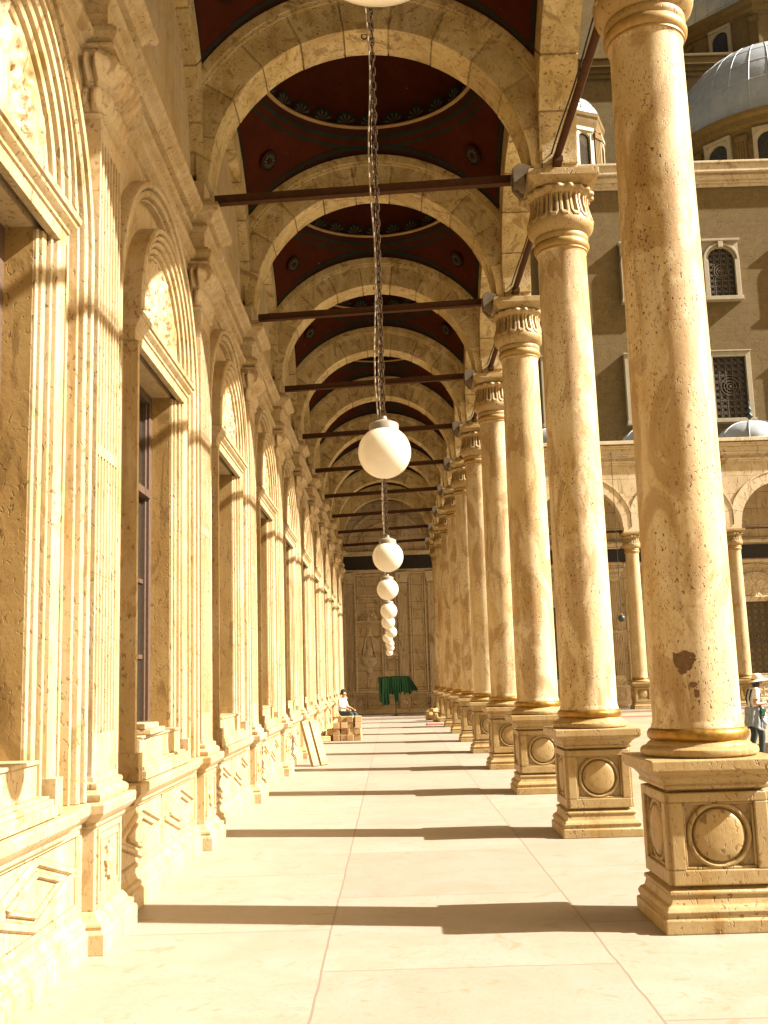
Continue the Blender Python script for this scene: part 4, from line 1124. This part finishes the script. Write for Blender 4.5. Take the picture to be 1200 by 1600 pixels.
robe('third green robe from the right on the stand, short', .24, .26, .98, 1.70, .1, .03, M['green'], 5.2, -.05)
robe('second green robe from the right on the stand, flaring at the hem', .42, .26, .96, 1.70, .2, .10, M['green'], 6.6, -.09)
robe('rightmost green robe on the stand, swung out to the right', .53, .22, 1.04, 1.68, .35, .30, M['greendark'], 7.4, -.05)

# -------------------------------------------------------------------- people
M['skin'] = plain('skin', (.42, .22, .12), .55, 0, 30, .15)
M['white_cloth'] = plain('white_cloth', (.62, .62, .60), .85, 0, 30, .2)
M['trousers'] = plain('dark_trousers', (.028, .036, .033), .85, 0, 30, .3)
M['greycloth'] = plain('grey_blue_cloth', (.20, .23, .24), .9, 0, 12, .6, .6)
M['hat'] = plain('cream_hat', (.68, .60, .42), .85, 0, 40, .2)
M['hair'] = plain('dark_hair', (.022, .014, .009), .6, 0, 60, .5)
M['pouch'] = plain('green_pouch', (.015, .085, .055), .7)
M['shoe'] = plain('grey_shoe', (.10, .09, .08), .7)
M['lilac'] = plain('white_shirt', (.40, .36, .29), .85, 0, 30, .2)

def body(name, parent, J, E, root, mats, pick, hands, sub=2):
    """one skinned surface; hands: list of (palm, dir, side vectors) give five fingers each"""
    me = bpy.data.meshes.new(name); names = list(J)
    vs = [J[k][0] for k in names]; es = [(names.index(a), names.index(b_)) for a, b_ in E]; rad = [J[k][1] for k in names]
    for palm, d, s_, n_ in hands:
        d, s_, n_ = Vector(d).normalized(), Vector(s_).normalized(), Vector(n_).normalized(); P = Vector(palm)
        for j, (off, ln) in enumerate(((-.030, .062), (-.010, .075), (.010, .070), (.030, .055))):
            i0 = len(vs); q = P+s_*off+d*.02
            vs += [q, q+d*ln*.5-n_*.006, q+d*ln*.8-n_*.032, q+d*ln*.75-n_*.055]; rad += [.011, .010, .009, .008]
            es += [(i0, i0+1), (i0+1, i0+2), (i0+2, i0+3)]
        i0 = len(vs); q = P-s_*.03-d*.025
        vs += [q, q-s_*.022+d*.022-n_*.01, q-s_*.020+d*.05-n_*.03]; rad += [.013, .011, .009]; es += [(i0, i0+1), (i0+1, i0+2)]
    me.from_pydata([tuple(v) for v in vs], es, []); o = bpy.data.objects.new(name, me); COL.objects.link(o)
    m = o.modifiers.new('skin', 'SKIN'); m.use_smooth_shade = True
    sv = me.skin_vertices[0].data
    for i, r in enumerate(rad): sv[i].radius = (r, r) if not isinstance(r, tuple) else r
    sv[names.index(root)].use_root = True
    for i in range(len(names), len(vs)):
        pass
    k = len(names)
    for palm in hands:
        for cnt in (4, 4, 4, 4, 3): sv[k].use_root = True; k += cnt
    s2 = o.modifiers.new('sub', 'SUBSURF'); s2.levels = s2.render_levels = sub
    dg = bpy.context.evaluated_depsgraph_get(); dg.update()
    nm = bpy.data.meshes.new_from_object(o.evaluated_get(dg)); nm.name = name
    bpy.data.objects.remove(o)
    nm.materials.clear()
    for q in mats: nm.materials.append(q)
    for p in nm.polygons: p.material_index = pick(p.center); p.use_smooth = True
    ob = bpy.data.objects.new(name, nm); COL.objects.link(ob); ob.parent = parent
    return ob

def face(parent, c, fwd, hairmat, skin, r=.1):
    """nose, eyes, mouth, ears set on the head that is centred at c and looks along fwd"""
    fwd = Vector(fwd).normalized(); R = fwd.to_track_quat('X', 'Z').to_matrix().to_4x4(); T = Matrix.Translation(c) @ R
    b = MB(); b.lathe([(.0, .045), (.009, .03), (.016, .0), (.012, -.012), (0, -.014)], 10, M=T @ Matrix.Translation((r*.92, 0, -.012)) @ Matrix.Rotation(-.25, 4, 'Y'))
    for s_ in (-1, 1): b.lathe([(.0, -.01), (.022, -.008), (.028, .0), (.022, .008), (0, .01)], 12, M=T @ Matrix.Translation((-.005, s_*r*.80, -.01)) @ Matrix.Rotation(PI/2, 4, 'X') @ Matrix.Diagonal((.7, 1.2, 1, 1)))
    b.build('nose_and_ears', skin, parent, smooth=60)
    b = MB()
    for s_ in (-1, 1): b.lathe([(0, .006), (.010, .003), (.012, -.002)], 10, M=T @ Matrix.Translation((r*.86, s_*.034, .012)) @ Matrix.Rotation(PI/2, 4, 'Y'))
    b.box(r*.86, r*.93, -.022, .022, -.062, -.055, mat=T)
    b.build('eyes_and_mouth', hairmat, parent, smooth=60)

def boot(b, heel, toe):
    h, t = Vector(heel), Vector(toe); d = (t-h).normalized()
    b.tube([h-d*.05, h-d*.03, h+d*.04, h+d*.12, h+d*.19, h+d*.21], [.015, .034, .041, .036, .028, .012], 10)

# visitor walking to the right
p1 = thing('person', 'person walking right in cream sun hat, white top, dark trousers and tied grey shirt', 'person', (6.92, 20.3, .0), 0)
J = {'pel': ((0, 0, .92), (.13, .12)), 'sp': ((.005, 0, 1.07), (.118, .10)), 'ch': ((.03, 0, 1.26), (.145, .11)), 'nb': ((.065, 0, 1.385), .065), 'nk': ((.10, 0, 1.44), .05), 'hd': ((.125, 0, 1.50), (.078, .075)), 'tp': ((.135, 0, 1.585), (.085, .08)),
     'rs': ((.03, -.15, 1.34), .06), 're': ((-.03, -.20, 1.09), .043), 'rw': ((.17, -.15, 1.10), .030), 'rp': ((.235, -.12, 1.115), (.034, .022)),
     'ls': ((.03, .15, 1.34), .06), 'le': ((.02, .20, 1.09), .043), 'lw': ((.19, .10, 1.11), .030), 'lp': ((.25, .06, 1.125), (.034, .022)),
     'rh': ((.01, -.085, .86), .105), 'rk': ((.10, -.09, .49), .073), 'ra': ((.06, -.09, .10), .05), 'lh': ((-.01, .085, .86), .105), 'lk': ((.02, .10, .49), .073), 'la': ((-.10, .10, .11), .05)}
Ed = [('pel', 'sp'), ('sp', 'ch'), ('ch', 'nb'), ('nb', 'nk'), ('nk', 'hd'), ('hd', 'tp'), ('ch', 'rs'), ('rs', 're'), ('re', 'rw'), ('rw', 'rp'), ('ch', 'ls'), ('ls', 'le'), ('le', 'lw'), ('lw', 'lp'), ('pel', 'rh'), ('rh', 'rk'), ('rk', 'ra'), ('pel', 'lh'), ('lh', 'lk'), ('lk', 'la')]
def pick1(c):
    if c.z < .98 and abs(c.y) < .19: return 2
    if c.z > 1.40: return 0
    if abs(c.y) > .135 and c.z < 1.22: return 0
    if c.x > .12 and c.z < 1.25: return 0
    return 1
p1.scale = (.96, .96, .955)
bd = body('body', p1, J, Ed, 'pel', [M['skin'], M['white_cloth'], M['trousers']], pick1,
          [((.25, -.11, 1.12), (1, .35, .12), (0, .25, 1), (.2, -1, 0)), ((.262, .05, 1.13), (1, -.35, .12), (0, -.25, 1), (.2, 1, 0))])
face(p1, (.128, 0, 1.525), (1, 0, -.25), M['hair'], M['skin'], .088)
b = MB()
b.lathe([(.05, 1.41), (.085, 1.44), (.098, 1.50), (.100, 1.56), (.08, 1.62), (0, 1.64)], 24, (.105, 0, 0), mod=lambda r, z, a: r*(.55 if math.cos(a) > .5 and z < 1.57 else 1)); b.build('hair', M['hair'], p1, smooth=60)
b = MB(); Rm = Matrix.Translation((.125, 0, 1.575)) @ Matrix.Rotation(-.14, 4, 'Y')
b.lathe([(.195, -.035), (.20, -.03), (.15, -.005), (.108, .01), (.104, .05), (.09, .095), (.05, .118), (0, .122)], 40, M=Rm, mod=lambda r, z, a: r*(1+(.10*math.cos(a-.2) if r > .14 else 0)))
b.lathe([(.195, -.037), (.15, -.010), (.10, .004)], 40, M=Rm, mod=lambda r, z, a: r*(1+(.10*math.cos(a-.2) if r > .14 else 0))); b.build('sun_hat', M['hat'], p1, smooth=60)
for s_ in (-1, 1):
    b = MB(); b.tube([(.03, s_*.12, 1.385), (.028, s_*.165, 1.34), (.012, s_*.185, 1.25), (0, s_*.195, 1.19)], [.055, .073, .068, .064], 16)
    b.build('sleeve', M['white_cloth'], p1, smooth=60)
b = MB()   # shirt tied round the hips
def skirt(u, v):
    a = .45+(2*PI-.9)*u; r = .165+.035*v+.014*math.sin(a*9+3*v)+.01*noise.noise(Vector((a*2, v*4, 1))); z = 1.03-.42*v*(1-.25*math.cos(a-PI)*0)+.05*math.sin(a*2)*v
    return (r*.92*math.cos(a)-.01*v, r*1.0*math.sin(a), z)
b.grid(skirt, 60, 16); sk = b.build('tied_shirt', M['greycloth'], p1, smooth=60); sk.modifiers.new('t', 'SOLIDIFY').thickness = .01
b = MB(); b.tube([(.13, -.10, 1.02), (.16, -.11, .93), (.15, -.13, .80), (.17, -.12, .68), (.15, -.12, .60)], [.03, .04, .045, .05, .02], 10); b.build('sleeve_knot', M['white_cloth'], sk, smooth=60)
b = MB(); b.box(-.05, .05, -.03, .03, -.075, .075); po = b.build('pouch', M['pouch'], p1, smooth=40, bevel=.022); po.location = (.125, -.165, .93); po.rotation_euler = (0, .15, .1)
b = MB(); b.box(-.045, .05, -.034, -.03, .01, .07); b.build('flap', M['pouch'], po, bevel=.002)
b = MB()
for s_ in (-1, 1): b.tube([(-.07, s_*.09, 1.02), (-.10, s_*.10, 1.2), (-.05, s_*.10, 1.37), (.05, s_*.10, 1.395), (.13, s_*.10, 1.30), (.13, s_*.11, 1.12), (.08, s_*.13, 1.02)], .018, 6)
b.build('strap', M['trousers'], p1, smooth=60)
b = MB(); b.tube([(.30, -.10, 1.12), (.30, -.10, .95), (.27, -.11, .72), (.24, -.11, .60)], .004, 5); b.build('cord', M['trousers'], p1)
b = MB(); boot(b, (.05, -.09, .048), (.25, -.09, .045)); boot(b, (-.11, .10, .05), (.10, .10, .045)); b.build('shoes', M['shoe'], p1, smooth=60)

# man sitting at the foot of the wall, far down the gallery
p2 = thing('person', 'person sitting by the wall behind the stone blocks, in white shirt and dark trousers', 'person', (-1.70, 35.4, 0), -.55)
st = MB(); st.box(-.22, .24, -.24, .24, 0, .50); s_o = st.build('stone_block', M['block'], smooth=0, bevel=.012); s_o.location = (-1.72, 35.4, .003); s_o.rotation_euler = (0, 0, -.55)
tag(s_o, 'low stone block under the seated person', 'stone block')
J = {'pel': ((0, 0, .61), (.14, .13)), 'sp': ((-.03, 0, .78), (.13, .11)), 'ch': ((-.01, 0, .98), (.16, .12)), 'nb': ((.03, 0, 1.11), .07), 'nk': ((.05, 0, 1.16), .055), 'hd': ((.075, 0, 1.23), (.08, .078)), 'tp': ((.08, 0, 1.32), (.088, .082)),
     'rs': ((0, -.17, 1.06), .062), 're': ((.06, -.23, .82), .046), 'rw': ((.28, -.16, .76), .032), 'rp': ((.34, -.14, .74), (.036, .022)), 'ls': ((0, .17, 1.06), .062), 'le': ((.06, .23, .82), .046), 'lw': ((.28, .16, .76), .032), 'lp': ((.34, .14, .74), (.036, .022)),
     'rh': ((.05, -.10, .60), .10), 'rk': ((.46, -.13, .60), .075), 'ra': ((.62, -.12, .12), .052), 'lh': ((.05, .10, .60), .10), 'lk': ((.46, .13, .60), .075), 'la': ((.50, .13, .12), .052)}
def pick2(c):
    if c.z < .70 and c.z < .73 and not (c.x > .24 and c.z > .69): return 2
    if c.z > 1.13: return 0
    if c.x > .20 and c.z > .69: return 0
    return 1
body('body', p2, J, Ed, 'pel', [M['skin'], M['lilac'], M['trousers']], pick2, [((.36, -.14, .735), (1, .1, -.2), (0, 1, 0), (0, 0, 1)), ((.36, .14, .735), (1, -.1, -.2), (0, -1, 0), (0, 0, 1))])
face(p2, (.08, 0, 1.255), (1, 0, -.1), M['hair'], M['skin'], .09)
b = MB(); b.lathe([(.07, 1.22), (.10, 1.25), (.105, 1.31), (.095, 1.37), (.05, 1.41), (0, 1.42)], 24, (.06, 0, 0), mod=lambda r, z, a: r*(.5 if math.cos(a) > .55 and z < 1.32 else 1)); b.build('hair', M['hair'], p2, smooth=60)
b = MB(); boot(b, (.60, -.12, .05), (.82, -.14, .045)); boot(b, (.48, .13, .05), (.70, .15, .045)); b.build('shoes', M['shoe'], p2, smooth=60)

# ------------------------------------------------------------- light, sky, camera
AZ, EL = math.radians(10), math.radians(37.6)
to_sun = Vector((math.cos(AZ)*math.cos(EL), -math.sin(AZ)*math.cos(EL), math.sin(EL)))
sun = bpy.data.lights.new('sun', 'SUN'); sun.energy = 5.0; sun.angle = math.radians(.55); sun.color = (1, .96, .93)
so = bpy.data.objects.new('sun', sun); COL.objects.link(so); so.rotation_euler = (-to_sun).to_track_quat('-Z', 'Y').to_euler(); so.location = (30, -10, 40)
w = bpy.data.worlds.new('World'); SC.world = w; w.use_nodes = True
nt = w.node_tree; sk = nt.nodes.new('ShaderNodeTexSky'); sk.sky_type = 'NISHITA'; sk.sun_disc = False
sk.sun_elevation = EL; sk.sun_rotation = PI/2+AZ; sk.dust_density = 7; sk.air_density = .6; sk.ozone_density = .2
mx = nt.nodes.new('ShaderNodeMix'); mx.data_type = 'RGBA'; mx.blend_type = 'MULTIPLY'; mx.inputs[0].default_value = 1; mx.inputs[7].default_value = (.95, .78, .52, 1)   # hazy, warm balanced daylight
nt.links.new(sk.outputs[0], mx.inputs[6]); nt.links.new(mx.outputs[2], nt.nodes['Background'].inputs[0]); nt.nodes['Background'].inputs[1].default_value = .05

cam = bpy.data.cameras.new('camera'); cam.sensor_fit = 'HORIZONTAL'; cam.sensor_width = 36; cam.lens = 36*1618.632/1200
cam.clip_end = 600; cam.clip_start = .05
co = bpy.data.objects.new('camera', cam); COL.objects.link(co); SC.camera = co
P_, Y_, R_ = .1585, -.0029, -.0301
fwd = Vector((math.sin(Y_)*math.cos(P_), math.cos(Y_)*math.cos(P_), math.sin(P_))); rt = Vector((math.cos(Y_), -math.sin(Y_), 0)); up = rt.cross(fwd)
r2 = rt*math.cos(R_)+up*math.sin(R_); u2 = -rt*math.sin(R_)+up*math.cos(R_)
co.matrix_world = Matrix(((r2.x, u2.x, -fwd.x, 0), (r2.y, u2.y, -fwd.y, 0), (r2.z, u2.z, -fwd.z, 1.75), (0, 0, 0, 1)))
SC.view_settings.view_transform = 'Standard'; SC.view_settings.look = 'None'; SC.view_settings.gamma = 1; SC.view_settings.exposure = 1.8
SC.cycles.max_bounces = 10; SC.cycles.diffuse_bounces = 7
